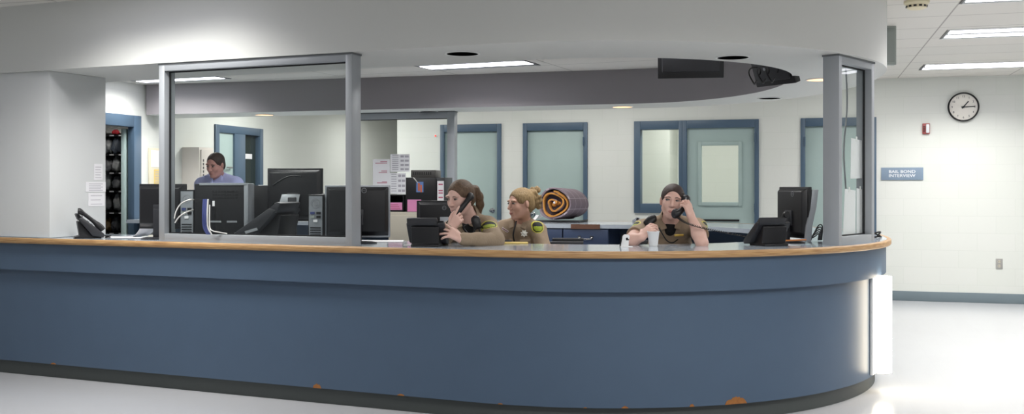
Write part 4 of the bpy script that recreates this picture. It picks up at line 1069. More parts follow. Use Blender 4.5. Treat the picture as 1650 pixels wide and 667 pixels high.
# ================================================================== people: one smooth field per body, meshed by surface nets
class Field:
    def __init__(s, lo, hi, h):
        s.lo = np.array(lo, float); s.h = h
        s.n = np.ceil((np.array(hi)-s.lo)/h).astype(int)+1
        s.d = np.full(tuple(s.n), 1.0, np.float32)
    def grid(s, blo, bhi, pad):
        i0 = np.clip(np.floor((np.array(blo)-pad-s.lo)/s.h).astype(int), 0, s.n-1); i1 = np.clip(np.ceil((np.array(bhi)+pad-s.lo)/s.h).astype(int)+1, 1, s.n)
        ax = [s.lo[k]+s.h*np.arange(i0[k], i1[k]) for k in range(3)]
        sl = tuple(slice(i0[k], i1[k]) for k in range(3))
        return sl, ax[0][:, None, None], ax[1][None, :, None], ax[2][None, None, :]
    def add(s, prim, k=.0):
        fn, blo, bhi = prim; sl, x, y, z = s.grid(blo, bhi, max(k, .0)+2.5*s.h)
        d = s.d[sl]
        if d.size == 0: return
        n = fn(x, y, z).astype(np.float32)
        if k > 0:
            h = np.clip(.5+.5*(d-n)/k, 0, 1); s.d[sl] = d*(1-h)+n*h-k*h*(1-h)
        else: s.d[sl] = np.minimum(d, n)
    def cut(s, prim, k=.0):
        fn, blo, bhi = prim; sl, x, y, z = s.grid(blo, bhi, max(k, .0)+2.5*s.h)
        d = s.d[sl]
        if d.size == 0: return
        n = -fn(x, y, z).astype(np.float32)
        if k > 0:
            h = np.clip(.5-.5*(d-n)/k, 0, 1); s.d[sl] = d*(1-h)+n*h+k*h*(1-h)
        else: s.d[sl] = np.maximum(d, n)
    def mesh(s):
        d = s.d; ng = d < 0
        c = np.zeros(tuple(s.n-1), np.uint8)
        for i in (0, 1):
            for j in (0, 1):
                for k in (0, 1): c += ng[i:s.n[0]-1+i, j:s.n[1]-1+j, k:s.n[2]-1+k]
        act = (c > 0) & (c < 8); ijk = np.argwhere(act); m = len(ijk)
        idm = np.full(act.shape, -1, np.int32); idm[act] = np.arange(m)
        off = [(i, j, k) for i in (0, 1) for j in (0, 1) for k in (0, 1)]
        val = {o: d[ijk[:, 0]+o[0], ijk[:, 1]+o[1], ijk[:, 2]+o[2]] for o in off}
        acc = np.zeros((m, 3)); cnt = np.zeros(m)
        for a in off:
            for ax in range(3):
                if a[ax]: continue
                b = list(a); b[ax] = 1; b = tuple(b); va, vb = val[a], val[b]; cr = (va < 0) != (vb < 0)
                t = np.where(cr, va/np.where(cr, va-vb, 1), 0)
                p = np.tile(np.array(a, float), (m, 1)); p[:, ax] += t
                acc[cr] += p[cr]; cnt += cr
        V = s.lo+s.h*(ijk+acc/np.maximum(cnt, 1)[:, None])
        Q = []
        for ax in range(3):
            u, v = (ax+1) % 3, (ax+2) % 3
            sa = [slice(None)]*3; sb_ = [slice(None)]*3; sa[ax] = slice(0, -1); sb_[ax] = slice(1, None)
            A = ng[tuple(sa)]; B = ng[tuple(sb_)]
            e = np.argwhere(A != B); e = e[(e[:, u] > 0) & (e[:, v] > 0) & (e[:, u] < s.n[u]-1) & (e[:, v] < s.n[v]-1)]
            def cell(du, dv):
                q = e.copy(); q[:, u] -= du; q[:, v] -= dv; return idm[q[:, 0], q[:, 1], q[:, 2]]
            q = np.stack([cell(0, 0), cell(1, 0), cell(1, 1), cell(0, 1)], 1)
            fl = ~A[e[:, 0], e[:, 1], e[:, 2]]
            q[fl] = q[fl][:, ::-1]
            Q.append(q)
        Q = np.concatenate(Q); Q = Q[(Q >= 0).all(1)]
        return V, Q
def to_obj(name, V, Q, mats, origin, mi=None, parent=None, smooth=1):
    if smooth:                                   # a little relaxation
        nb = np.zeros_like(V); ct_ = np.zeros(len(V))
        for a, b in ((0, 1), (1, 2), (2, 3), (3, 0)):
            np.add.at(nb, Q[:, a], V[Q[:, b]]); np.add.at(ct_, Q[:, a], 1)
        for _ in range(smooth): V = V*.5+.5*nb/np.maximum(ct_, 1)[:, None]
    o3 = np.array(origin); me = bpy.data.meshes.new(name)
    me.from_pydata((V-o3).tolist(), [], Q.tolist())
    for m in (mats if isinstance(mats, (list, tuple)) else [mats]): me.materials.append(m)
    if mi is not None:
        cen = V[Q].mean(1); me.polygons.foreach_set('material_index', mi(cen).astype(np.int32))
    me.polygons.foreach_set('use_smooth', [True]*len(me.polygons)); me.update()
    o = bpy.data.objects.new(name, me); COL.objects.link(o)
    if parent is not None: o.parent = parent
    else: o.location = origin
    return o
A3 = lambda p: np.array(tuple(p), float)
def cone(a, b, ra, rb=None):
    a, b = A3(a), A3(b); rb = ra if rb is None else rb; ba = b-a; l2 = max(ba@ba, 1e-9); R = max(ra, rb)
    def f(x, y, z):
        t = np.clip(((x-a[0])*ba[0]+(y-a[1])*ba[1]+(z-a[2])*ba[2])/l2, 0, 1)
        return np.sqrt((x-a[0]-t*ba[0])**2+(y-a[1]-t*ba[1])**2+(z-a[2]-t*ba[2])**2)-(ra+(rb-ra)*t)
    return f, np.minimum(a, b)-R, np.maximum(a, b)+R
def elli(c, r, R=None):
    c = A3(c); r = np.array(r, float); R = np.eye(3) if R is None else np.array(R, float); e = np.abs(R) @ r
    def f(x, y, z):
        dx, dy, dz = x-c[0], y-c[1], z-c[2]
        l = [(R[0, k]*dx+R[1, k]*dy+R[2, k]*dz) for k in range(3)]
        k0 = np.sqrt((l[0]/r[0])**2+(l[1]/r[1])**2+(l[2]/r[2])**2); k1 = np.sqrt((l[0]/r[0]**2)**2+(l[1]/r[1]**2)**2+(l[2]/r[2]**2)**2)
        return k0*(k0-1)/np.maximum(k1, 1e-6)
    return f, c-e, c+e
def rbox(c, hs, R=None, rad=.005):
    c = A3(c); hs = np.array(hs, float); R = np.eye(3) if R is None else np.array(R, float); e = np.abs(R) @ hs
    def f(x, y, z):
        dx, dy, dz = x-c[0], y-c[1], z-c[2]
        q = [np.abs(R[0, k]*dx+R[1, k]*dy+R[2, k]*dz)-hs[k]+rad for k in range(3)]
        return np.sqrt(sum(np.maximum(a, 0)**2 for a in q))+np.minimum(np.maximum(q[0], np.maximum(q[1], q[2])), 0)-rad
    return f, c-e, c+e
def R3(yaw, pitch=0., roll=0.):          # head frame: face looks along -y, yaw>0 turns the face to the picture's right
    return np.array((Matrix.Rotation(yaw, 3, 'Z') @ Matrix.Rotation(pitch, 3, 'X') @ Matrix.Rotation(roll, 3, 'Y')), float)

def head(F_, c, R, s=1., jaw=1., male=False):
    c = A3(c); P = lambda *p: c+R @ (np.array(p)*s); S = lambda *r: np.array(r)*s
    F_.add(elli(P(0, .014, .032), S(.0705, .090, .080), R))
    F_.add(elli(P(0, -.022, -.028), S(.0560*jaw, .066, .082), R), .03*s)
    for q in (-1, 1):
        F_.add(cone(P(q*.045*jaw, .006, -.045), P(q*.016*jaw, -.060, -.094), .021*s, .014*s), .022*s)
        F_.add(elli(P(q*.033, -.058, -.020), S(.022, .021, .026), R), .022*s)
        F_.add(elli(P(q*.030, -.075, .030), S(.025, .011, .010), R), .014*s)
        F_.cut(elli(P(q*.0315, -.100, .011), S(.018, .0175, .0115), R), .012*s)
        F_.add(elli(P(q*.072, .014, -.002), S(.009, .018, .030), R @ R3(q*.35)), .006*s)
    F_.add(elli(P(0, -.070, -.094), S(.020, .017, .016), R), .016*s)
    F_.add(cone(P(0, -.086, .016), P(0, -.1055, -.022), .0075*s, .0105*s), .011*s)
    for q in (-1, 1): F_.add(elli(P(q*.0115, -.0965, -.0255), S(.0078, .010, .0068), R), .006*s)
    F_.add(elli(P(0, -.080, -.060), S(.026, .014, .020), R), .014*s)
    F_.cut(elli(P(0, -.103, -.0605), S(.022, .010, .0016), R), .003*s)
    F_.add(elli(P(0, -.0865, -.0555), S(.0190, .0085, .0048), R), .004*s)
    F_.add(elli(P(0, -.0855, -.0655), S(.0165, .0085, .0056), R), .004*s)
def surf(F_, p, d, n=60, st=.0015):
    """first point of a field's surface met from p along d"""
    p = A3(p); d = nrm(d); prev = None
    for k in range(n):
        q = p+d*st*k; g = (q-F_.lo)/F_.h; i = np.floor(g).astype(int); f = g-i
        if (i < 0).any() or (i+1 >= F_.n).any(): continue
        v = 0.
        for a in (0, 1):
            for b in (0, 1):
                for c in (0, 1): v += float(F_.d[i[0]+a, i[1]+b, i[2]+c])*(f[0] if a else 1-f[0])*(f[1] if b else 1-f[1])*(f[2] if c else 1-f[2])
        if v < 0: return q if prev is None else q-d*st*(-v)/max(prev-v, 1e-9)
        prev = v
    return p+d*.04
def face_marks(par, F_, c, R, s, origin, browm, lipm, thick=1., lift=0.):
    c = A3(c); o3 = A3(origin); fw = R @ np.array((0, 1., 0))
    P = lambda x, z: surf(F_, c+R @ (np.array((x, -.135, z))*s), fw)-o3
    for q in (-1, 1):
        pts = []
        for k in range(11):
            f = k/10; ax = .0135+.035*f; z = .0275+lift+.0050*math.sin(PI*min(1, f*1.05))-.0045*f*f; pts.append(P(q*ax, z)-fw*.0002)
        b = MB(); b.tube(pts, [thick*r for r in (.0012, .0020, .0023, .0023, .0022, .0020, .0018, .0016, .0013, .0010, .0006)], 7); b.build('eyebrow', browm, par)
    for nm, zz, rr, bow in (('upper_lip', -.0568, .0031, .0012), ('lower_lip', -.0646, .0036, -.0016)):
        pts = []; rad = []
        for k in range(13):
            f = k/12; x = -.0205+.041*f; w_ = math.sin(PI*f)
            cup = -.0008*math.exp(-((f-.5)/.08)**2) if nm == 'upper_lip' else 0
            z = -.0608+(zz+.0608)*min(1, w_*1.3)+bow*w_*.4+cup; pts.append(P(x, z)+fw*.0006); rad.append(.0006+rr*w_**.6*.9)
        b = MB(); b.tube(pts, rad, 9); b.build(nm, lipm, par)
def eyes(par, c, R, s, origin, iris, look=(0., 0.)):
    c = A3(c); o3 = A3(origin)
    Rm = Matrix([list(r) for r in R]).to_4x4()
    for q in (-1, 1):
        p = c+R @ (np.array((q*.0312, -.0755, .0115))*s)-o3
        M = Matrix.Translation(p) @ Rm
        b = MB(); b.ell((0, 0, 0), (.0132*s, .0096*s, .0051*s), 20, 12, 0, M); b.build('eye', M_eye, par)
        b = MB(); yy = -.0096*s*math.sqrt(max(0, 1-(look[0]/.0128)**2))
        b.lathe([(.0050*s, -.002*s), (.0050*s, .0010*s), (.0001, .0014*s)], 16, 0, M @ Matrix.Translation((look[0]*s, yy+.0006*s, look[1]*s)) @ rot((PI/2, 0, 0)) @ Matrix.Diagonal((1, .86, 1, 1))); b.build('iris', iris, par)
        b = MB(); b.tube([M @ Vector(((-.0145+.029*f)*s, (-.0072-.0034*math.sin(PI*f))*s, (.0004+.0046*math.sin(PI*f)**.8)*s)) for f in [k/8 for k in range(9)]], [.0006*s, .0012*s]+[.0020*s]*5+[.0012*s, .0006*s], 6); b.build('eyelash', M_lash, par)

def nrm(v): v = A3(v); return v/np.linalg.norm(v)
def hand(F_, w, f, n, side, s=1., curls=None, spread=(.10, .02, -.06, -.14), thumb=None, lens=None):
    """w wrist, f towards the knuckles, n out of the back of the hand; thumb on side*cross(f, n)"""
    w = A3(w); f = nrm(f); n = A3(n); n = nrm(n-f*(n@f)); t = side*np.cross(f, n)
    kn = []
    for i, o in enumerate((.030, .010, -.010, -.029)):
        k = w+f*(.086, .090, .085, .076)[i]*s+t*o*s; kn.append(k)
        F_.add(cone(w+t*o*.55*s+f*.008*s, k, .0150*s, .0108*s), .014*s)
    F_.add(elli(w+f*.045*s-n*.004*s, (.027*s, .040*s, .012*s), np.stack([t, f, n], 1)), .012*s)
    tips = []
    lens = lens or (.072, .080, .074, .058)
    for i in range(4):
        p = kn[i]; a = 0; fi = nrm(f+t*spread[i])
        for j in range(3):
            a += curls[i][j]; d = fi*math.cos(a)-n*math.sin(a)
            q = p+d*lens[i]*s*(.45, .31, .24)[j]
            F_.add(cone(p, q, (.0098, .0086, .0078)[j]*s, (.0086, .0078, .0066)[j]*s), .003*s); p = q
        tips.append(p)
    p = w+f*.022*s+t*.022*s
    for j, (cf, ct2, cn) in enumerate(thumb or ((.6, .75, -.25), (.8, .45, -.35), (.9, .15, -.4))):
        d = nrm(f*cf+t*ct2+n*cn); q = p+d*(.046, .034, .028)[j]*s
        F_.add(cone(p, q, (.0150, .0115, .0098)[j]*s, (.0118, .0098, .0078)[j]*s), .006*s); p = q
    return tips, p

def skin(name, col, dark=False): return mat(name, col, .5, noise=.05, nscale=30, spec=.35)
M_eye = mat('eye_white', 'c9c0ba', .25); M_lash = mat('dark_lash', '1c1512', .7)
M_irisb = mat('brown_iris', '3a2a1e', .2); M_irisg = mat('grey_iris', '4a5558', .2)
M_tan = mat('tan_uniform', '9d8a74', .85, noise=.06, nscale=30, bump=.5, bscale=90)
M_dtan = mat('dark_tan_seam', '6f5e4a', .85)
M_trous = mat('dark_trousers', '4a4238', .85, bump=.3, bscale=80)
M_undershirt = mat('black_undershirt', '141416', .9)
M_patchk = mat('patch_black', '15171a', .7); M_patchy = mat('patch_gold', 'd6d04a', .6); M_patchg = mat('patch_green', '9fb02e', .6)
M_lav = mat('lavender_shirt', 'bcc2f0', .8, bump=.3, bscale=80)
M_shoe = mat('black_shoe', '121214', .4)

def hair_mat(name, col, col2):
    m = mat(name, col, .5, spec=.4); nt = m.node_tree; b = nt.nodes['Principled BSDF']; N = nt.nodes.new; L = nt.links.new
    tc = N('ShaderNodeTexCoord'); mp = N('ShaderNodeMapping'); mp.inputs['Scale'].default_value = (1, 1, .16)
    n = N('ShaderNodeTexNoise'); n.inputs['Scale'].default_value = 170; n.inputs['Detail'].default_value = 5
    L(tc.outputs['Object'], mp.inputs[0]); L(mp.outputs[0], n.inputs['Vector'])
    mi = N('ShaderNodeMix'); mi.data_type = 'RGBA'; mi.inputs[6].default_value = lin(col); mi.inputs[7].default_value = lin(col2)
    cr = N('ShaderNodeMapRange'); cr.inputs[1].default_value = .2; cr.inputs[2].default_value = .8; L(n.outputs['Fac'], cr.inputs[0])
    L(cr.outputs[0], mi.inputs[0]); L(mi.outputs[2], b.inputs['Base Color'])
    bp = N('ShaderNodeBump'); bp.inputs['Strength'].default_value = .9; bp.inputs['Distance'].default_value = .006; L(n.outputs['Fac'], bp.inputs['Height']); L(bp.outputs['Normal'], b.inputs['Normal'])
    return m

def body_frame(SL, SR):
    u = nrm(A3(SR)-A3(SL)); up = np.array((0, 0, 1.)); fr = nrm(np.cross(u, up)*1.0)     # u towards the picture's right; front towards the camera
    fr = -fr if fr[1] > 0 else fr
    return u, fr
def torso(F_, J, g=0., female=True, low=True):
    SL, SR, NK, PV = (A3(J[k]) for k in ('SL', 'SR', 'NK', 'PV'))
    u, fr = body_frame(SL, SR); mid = (SL+SR)/2
    spine = nrm(NK-PV); Rb_ = np.stack([u, -nrm(np.cross(u, spine))*-1, spine], 1)
    Rb_ = np.stack([u, np.cross(spine, u), spine], 1)
    ch = PV+(NK-PV)*.66
    k = .05
    F_.add(elli(PV, (.158+g, .115+g, .12+g), Rb_), 0)
    F_.add(elli(PV+(NK-PV)*.36, (.128+g, .098+g, .15+g), Rb_), k)
    F_.add(elli(ch, (.150+g, .105+g, .165+g), Rb_), k)
    F_.add(cone(SL+(mid-SL)*.12, SR+(mid-SR)*.12, .052+g, .052+g), .05)
    for S_ in (SL, SR): F_.add(cone(NK+(S_-NK)*.12+np.array((0, 0, .012)), S_+np.array((0, 0, .006)), .040+g, .046+g), .04)
    if female:
        for q in (-1, 1): F_.add(elli(ch+u*q*.068+fr*.075-spine*.015, (.058+g, .055+g, .058+g), Rb_), .04)
    return u, fr, spine, Rb_, ch
def limbs(F_, J, g=0., arm=(.046, .040, .026)):
    for s in 'LR':
        S_, E_, W_ = A3(J['S'+s]), A3(J['E'+s]), A3(J['W'+s])
        F_.add(cone(S_, E_, arm[0]+g, arm[1]*.92+g), .03); F_.add(cone(E_, E_+(W_-E_)*.35, arm[1]*.92+g, arm[1]+g), .02)
        F_.add(cone(E_+(W_-E_)*.35, W_, arm[1]+g, arm[2]+g), .02)
def legs(F_, J, g=0., r=(.080, .055, .048, .036)):
    for s in 'LR':
        H_, K_, A_ = A3(J['H'+s]), A3(J['K'+s]), A3(J['A'+s])
        F_.add(cone(H_, K_, r[0]+g, r[1]+g), .04); F_.add(cone(K_, K_+(A_-K_)*.35, r[1]*.92+g, r[2]+g), .03); F_.add(cone(K_+(A_-K_)*.35, A_, r[2]+g, r[3]+g), .03)
def bounds(pts, pad):
    P = np.array([tuple(p) for p in pts]); return P.min(0)-pad, P.max(0)+pad
def seated(J, base, u, fr):
    """hips, knees and ankles of a seated figure in front of its pelvis"""
    PV = A3(J['PV'])
    for s, q in (('L', -1), ('R', 1)):
        J['H'+s] = PV+u*q*.085-np.array((0, 0, .035)); J['K'+s] = J['H'+s]+fr*.37+u*q*.05-np.array((0, 0, .02))
        J['A'+s] = np.array((J['K'+s][0]-fr[0]*.05, J['K'+s][1]-fr[1]*.05, .085))
def shoes(par, J, fr, origin):
    o3 = A3(origin)
    for s in 'LR':
        F2 = Field(J['A'+s]-.22, J['A'+s]+.22, .008); a = J['A'+s]
        F2.add(cone(a*np.array((1, 1, 0))+np.array((0, 0, .05))-fr*.03, a*np.array((1, 1, 0))+np.array((0, 0, .038))+fr*.16, .045, .036)); F2.add(cone(a, a*np.array((1, 1, 0))+np.array((0, 0, .05)), .045, .045), .02)
        F2.cut(rbox((a[0], a[1], -.1), (.4, .4, .102)))
        V, Q = F2.mesh(); to_obj('shoe', V, Q, M_shoe, origin, parent=par)
def shirt_index(patches, seams=None):
    """patches: (centre, normal, up, half width, half height)"""
    P = []
    for c, n, up, a, b in patches:
        n = nrm(n); up = A3(up); up = nrm(up-n*(up@n)); P.append((A3(c), n, up, np.cross(up, n), a, b))
    def f(C):
        m = np.zeros(len(C), int)
        for c, n, up, sd, a, b in P:
            d = C-c; x, z, w_ = d@sd/a, d@up/b, d@n
            wd = 1-.25*np.clip(-z, 0, 1)**2                     # shield narrows downwards
            r = np.maximum(np.abs(x)/wd, np.abs(z)); r = np.maximum(r, np.sqrt((x/wd)**2+z**2)*.92)
            near = (np.abs(w_) < .085)
            m[near & (r < 1.0)] = 1; m[near & (r < .86)] = 2; m[near & (r < .72) & (z < .08)] = 3
        return m
    return f
# ------------------------------------------------------------------ the four people
def deputy(label, hc, yaw, pitch, roll, J, origin, skin_m, hair_m, lip, build_hands, build_hair, patches, sleeve_long, look, iris, chair=None, lo=None, hi=None, s=1., neck_cut=.045, extra=None, sleeve_end=None, brow=None):
    R = R3(yaw, pitch, roll); hc = A3(hc); h = .0036
    u, fr = body_frame(J['SL'], J['SR']); seated(J, None, u, fr)
    pts = [J[k] for k in ('SL', 'SR', 'EL', 'ER', 'WL', 'WR', 'PV', 'KL', 'KR', 'AL', 'AR')]+[hc]
    blo, bhi = bounds(pts, .17); blo[2] = -.02
    B = Field(blo, bhi, h)
    torso(B, J, -.012); limbs(B, J); legs(B, J)
    for q in 'LR':
        a = J['A'+q]; B.add(cone(a-np.array((0, 0, .04)), a*np.array((1, 1, 0))+np.array((0, 0, .03))+fr*.13, .03, .024), .02)
    nb = A3(J['NK']); B.add(cone(nb-np.array((0, 0, .03)), hc+R @ np.array((0, .022, -.055)), .054, .049), .025)
    head(B, hc, R, s)
    build_hands(B, J)
    V, Q = B.mesh()
    o = to_obj('person', V, Q, skin_m, origin)
    tag(o, label, 'person')
    eyes(o, hc, R, s, origin, iris, look); face_marks(o, B, hc, R, s, origin, hair_m if brow is None else brow, lip)
    # hair
    H = Field(hc-.27, hc+.27, .0036)
    P = lambda *p: hc+R @ (np.array(p)*s)
    build_hair(H, P, R, s); V, Q = H.mesh(); to_obj('hair', V, Q, hair_m, origin, parent=o)
    # shirt
    S_ = Field(blo, bhi, .0042); g = .010
    u, fr, spine, Rb_, ch = torso(S_, J, g-.012)
    for q in 'LR':
        a, e, w = A3(J['S'+q]), A3(J['E'+q]), A3(J['W'+q])
        S_.add(cone(a, a+(e-a)*.92, .058, .056), .03)
        if sleeve_long:
            S_.add(cone(a+(e-a)*.85, e, .054, .049), .02); S_.add(cone(e, e+(w-e)*.55, .049, .046), .02); S_.add(cone(e+(w-e)*.5, e+(w-e)*.90, .045, .038), .015); S_.add(cone(e+(w-e)*.84, e+(w-e)*.93, .0415, .0405), .004)
            for k in range(5):
                t = .25+.13*k; p = a+(e-a)*t; S_.add(elli(p+fr*.048+u*(.01*(k % 2)), (.03, .012, .010), Rb_), .02)
        elif sleeve_end:
            t = sleeve_end[q]
            S_.cut(cone(a+(e-a)*(t+.16), a+(e-a)*1.3, .085, .085), .004)
    # collar, then the open neck
    ck = nb+np.array((0, 0, .012))
    S_.add(cone(ck-spine*.03, ck+spine*.016, .066, .062), .012)
    zz = np.array((0, 0, 1.)); flaps = []
    for q in (-1, 1):
        p = surf(S_, nb+fr*.26+u*q*.050-zz*.032, -fr, 160); n_ = nrm(fr+zz*.5+u*q*.3); d_ = -zz-u*q*.35; d_ = nrm(d_-n_*(d_@n_))
        flaps.append(rbox(p+n_*.003, (.021, .0045, .036), np.stack([np.cross(n_, d_), n_, d_], 1), .003))
    S_.cut(cone(nb-np.array((0, 0, .03)), hc+R @ np.array((0, .022, -.02)), .0565, .058), .004)
    S_.cut(cone(nb+fr*.075+np.array((0, 0, .03)), nb+fr*.105-np.array((0, 0, neck_cut)), .025, .004), .006)
    S_.cut(elli(PVlow(J), (.4, .4, .10)), .004)
    for fp in flaps: S_.add(fp, .002)
    S_.cut(cone(nb-np.array((0, 0, .03)), hc+R @ np.array((0, .022, -.02)), .0555, .057), .003)
    # placket and pockets
    S_.add(rbox(ch+fr*.112-spine*.12, (.013, .01, .10), Rb_, .004), .012)
    for q in (-1, 1): S_.add(rbox(ch+fr*.122+u*q*.072+spine*.012, (.042, .012, .020), Rb_ @ R3(q*.25), .005), .008); S_.add(rbox(ch+fr*.120+u*q*.072-spine*.045, (.040, .012, .045), Rb_ @ R3(q*.25), .006), .012)
    V, Q = S_.mesh(); to_obj('uniform_shirt', V, Q, [M_tan, M_patchy, M_patchk, M_patchg], origin, shirt_index(patches), parent=o)
    b = Field(nb-.2, nb+.2, .005); b.add(cone(nb+fr*.008-np.array((0, 0, .06)), nb+fr*.018-np.array((0, 0, .034)), .048, .046)); V, Q = b.mesh(); to_obj('undershirt', V, Q, M_undershirt, origin, parent=o)
    # trousers
    T_ = Field(blo, bhi, .008); PV = A3(J['PV']); T_.add(elli(PV-np.array((0, 0, .03)), (.168, .128, .11), Rb_)); legs(T_, J, .012); 
    T_.cut(rbox((PV[0], PV[1], PV[2]+.35), (.5, .5, .30)), .005)
    V, Q = T_.mesh(); to_obj('trousers', V, Q, M_trous, origin, parent=o); shoes(o, J, fr, origin)
    if extra: extra(o, J, u, fr, spine, Rb_, ch, hc, R, A3(origin))
    return o
def PVlow(J): return A3(J['PV'])-np.array((0, 0, .10))
def solid(name, par, origin, F2, m, **k):
    V, Q = F2.mesh(); return to_obj(name, V, Q, m, origin, parent=par, **k)
def radio_mic(par, origin, c, R):
    F2 = Field(A3(c)-.09, A3(c)+.09, .004); F2.add(elli(c, (.028, .018, .042), R)); F2.add(rbox(A3(c)+R @ np.array((0, .006, -.01)), (.026, .016, .04), R, .01), .01)
    solid('radio_microphone', par, origin, F2, M_black)
def wire(par, origin, pts, r=.004, name='radio_cord', m=None):
    o3 = Vector(tuple(origin)); P = [Vector(tuple(p)) for p in pts]; out = []
    for i in range(len(P)-1):
        p0, p1, p2, p3 = P[max(i-1, 0)], P[i], P[i+1], P[min(i+2, len(P)-1)]
        for k in range(7):
            t = k/7; out.append(.5*((2*p1)+(p2-p0)*t+(2*p0-5*p1+4*p2-p3)*t*t+(3*p1-p0-3*p2+p3)*t**3)-o3)
    out.append(P[-1]-o3); b = MB(); b.tube(out, r, 7); return b.build(name, m or M_cable, par)
def star(par, origin, c, n, m, r=.03, name='badge'):
    n = Vector(tuple(n)).normalized(); z = Vector((0, 0, 1)); x = z.cross(n).normalized()*-1; y = n.cross(x).normalized()
    M = Matrix(((x.x, y.x, n.x, c[0]-origin[0]), (x.y, y.y, n.y, c[1]-origin[1]), (x.z, y.z, n.z, c[2]-origin[2]), (0, 0, 0, 1)))
    poly = []
    for k in range(14):
        a = PI/2+PI*k/7; q = r if k % 2 == 0 else r*.58; poly.append((q*math.cos(a), q*math.sin(a)))
    b = MB(); b.prism(poly, 0, .005, M=M); b.lathe([(r*.4, .005), (r*.36, .009), (.0001, .0095)], 14, M=M); return b.build(name, m, par)
def bar(par, origin, c, n, ang, w, hgt, m, name='name_tag'):
    n = Vector(tuple(n)).normalized(); z = Vector((0, 0, 1)); x = z.cross(n).normalized()*-1; y = n.cross(x).normalized()
    M = Matrix(((x.x, y.x, n.x, c[0]-origin[0]), (x.y, y.y, n.y, c[1]-origin[1]), (x.z, y.z, n.z, c[2]-origin[2]), (0, 0, 0, 1))) @ Matrix.Rotation(ang, 4, 'Z')
    b = MB(); b.box((0, 0, .003), (w, hgt, .006), None, 0, M); return b.build(name, m, par, bev=.001)
def handset(label, a, b_, out, cordpts=None, fat=1.):
    """handset with ear end a, mouth end b, bulging along out"""
    a, b_ = Vector(tuple(a)), Vector(tuple(b_)); out = Vector(tuple(out)).normalized(); L_ = (b_-a)
    r = thing('telephone_handset', label, 'telephone', tuple(a), 0, 'lifted handsets')
    P = lambda f, o: (b_-a)*f+out*o
    b = MB(); ks = [k/14 for k in range(15)]
    b.tube([P(f, .030*math.sin(PI*f)**.6) for f in ks], [fat*(.015+.006*abs(2*f-1)**3) for f in ks], 12); b.build('grip', M_black, r)
    for nm, f in (('earpiece', .03), ('mouthpiece', .97)):
        d = -out; z = d; x = L_.normalized(); y = z.cross(x).normalized(); x = y.cross(z)
        p = P(f, .004); M = Matrix(((x.x, y.x, z.x, p.x), (x.y, y.y, z.y, p.y), (x.z, y.z, z.z, p.z), (0, 0, 0, 1)))
        b = MB(); b.lathe([(.0001, -.014), (.018*fat, -.012), (.0255*fat, 0), (.0265*fat, .012), (.022*fat, .017), (.0001, .018)], 20, M=M); b.build(nm, M_black2, r)
    if cordpts:
        P_ = [Vector(tuple(p))-a for p in cordpts]; out_ = []; n = 90
        def cr(t):
            i = min(int(t), len(P_)-2); q = t-i; p0, p1, p2, p3 = P_[max(i-1, 0)], P_[i], P_[i+1], P_[min(i+2, len(P_)-1)]
            return .5*((2*p1)+(p2-p0)*q+(2*p0-5*p1+4*p2-p3)*q*q+(3*p1-p0-3*p2+p3)*q**3)
        for k in range(n*3):
            t = (len(P_)-1)*k/(n*3-1); w_ = k*1.15
            out_.append(cr(t)+Vector((.0045*math.cos(w_), .0045*math.sin(w_), .0045*math.sin(w_+1.2))))
        b = MB(); b.tube(out_, .0026, 5); b.build('coiled_cord', M_cable, r)
    return r
def pony_hair(H, P, R, s, hairline=.066, vol=.008):
    H.add(elli(P(0, .018, .032), np.array((.0705+vol, .092+vol, .080+vol))*s, R))
    H.add(elli(P(0, .055, -.02), np.array((.066, .055, .06))*s, R), .02)
    H.cut(elli(P(0, -.110, -.02), np.array((.084, .080, .104))*s, R), .008)
    H.cut(rbox(P(0, -.06, -.09), np.array((.12, .075, .09))*s, R), .012)
    for q in (-1, 1): H.cut(elli(P(q*.078, .008, -.010), np.array((.022, .026, .034))*s, R), .004)

# ---- woman on the right: faces the room, cup in one hand, handset in the other
Y = 6.62
J = dict(SL=W(1034, 369, 6.72), SR=W(1125, 367, 6.70), NK=W(1079, 354, 6.70), PV=(W(1080, 400, 7.0).x, 7.02, .60),
         EL=W(1014, 388, 6.42), WL=W(1033, 383, 6.34), ER=W(1131, 391, 6.34), WR=W(1114, 350, 6.44))
skin3 = skin('fair_skin', 'e2b9aa'); lipm = mat('pink_lip', 'bf7f78', .45)
hair3 = hair_mat('dark_brown_hair', '2a1c16', '45302a')
EAR3 = W(1106, 321, 6.57); MTH3 = W(1089, 345, 6.475)
def hands3(B, J):
    w = A3(J['WL']); hand(B, w, (.62, .10, .62), (-.55, -.55, .40), -1, .93, [(.30, .7, .5), (.38, .7, .5), (.45, .75, .5), (.5, .8, .5)], thumb=((.5, .75, -.35), (.75, .3, -.6), (.8, .05, -.7)))
    w = A3(J['WR']); hand(B, w, (-.30, .10, 1), (.62, -.78, .12), 1, .90, [(.35, .9, .8), (.45, .95, .8), (.5, 1.0, .8), (.55, 1.0, .8)], thumb=((.55, .6, -.5), (.75, .25, -.6), (.8, .0, -.6)))
def hair_3(H, P, R, s):
    pony_hair(H, P, R, s, vol=.006)
    H.add(elli(P(0, .105, .03), np.array((.04, .035, .04))*s, R), .02)
def extra3(o, J, u, fr, spine, Rb_, ch, hc, R, o3):
    radio_mic(o, o3, W(1049, 354, 6.64), R3(-.3, -.55, .75))
    wire(o, o3, [W(1062, 367, 6.56), W(1068, 378, 6.53), W(1075, 388, 6.54), W(1084, 391, 6.55), W(1092, 386, 6.60)])
    bar(o, o3, W(1094, 379, 6.575), (0.1, -1, .1), 0.05, .06, .014, mat('gold_tag', 'b59a4a', .35, metal=.6))
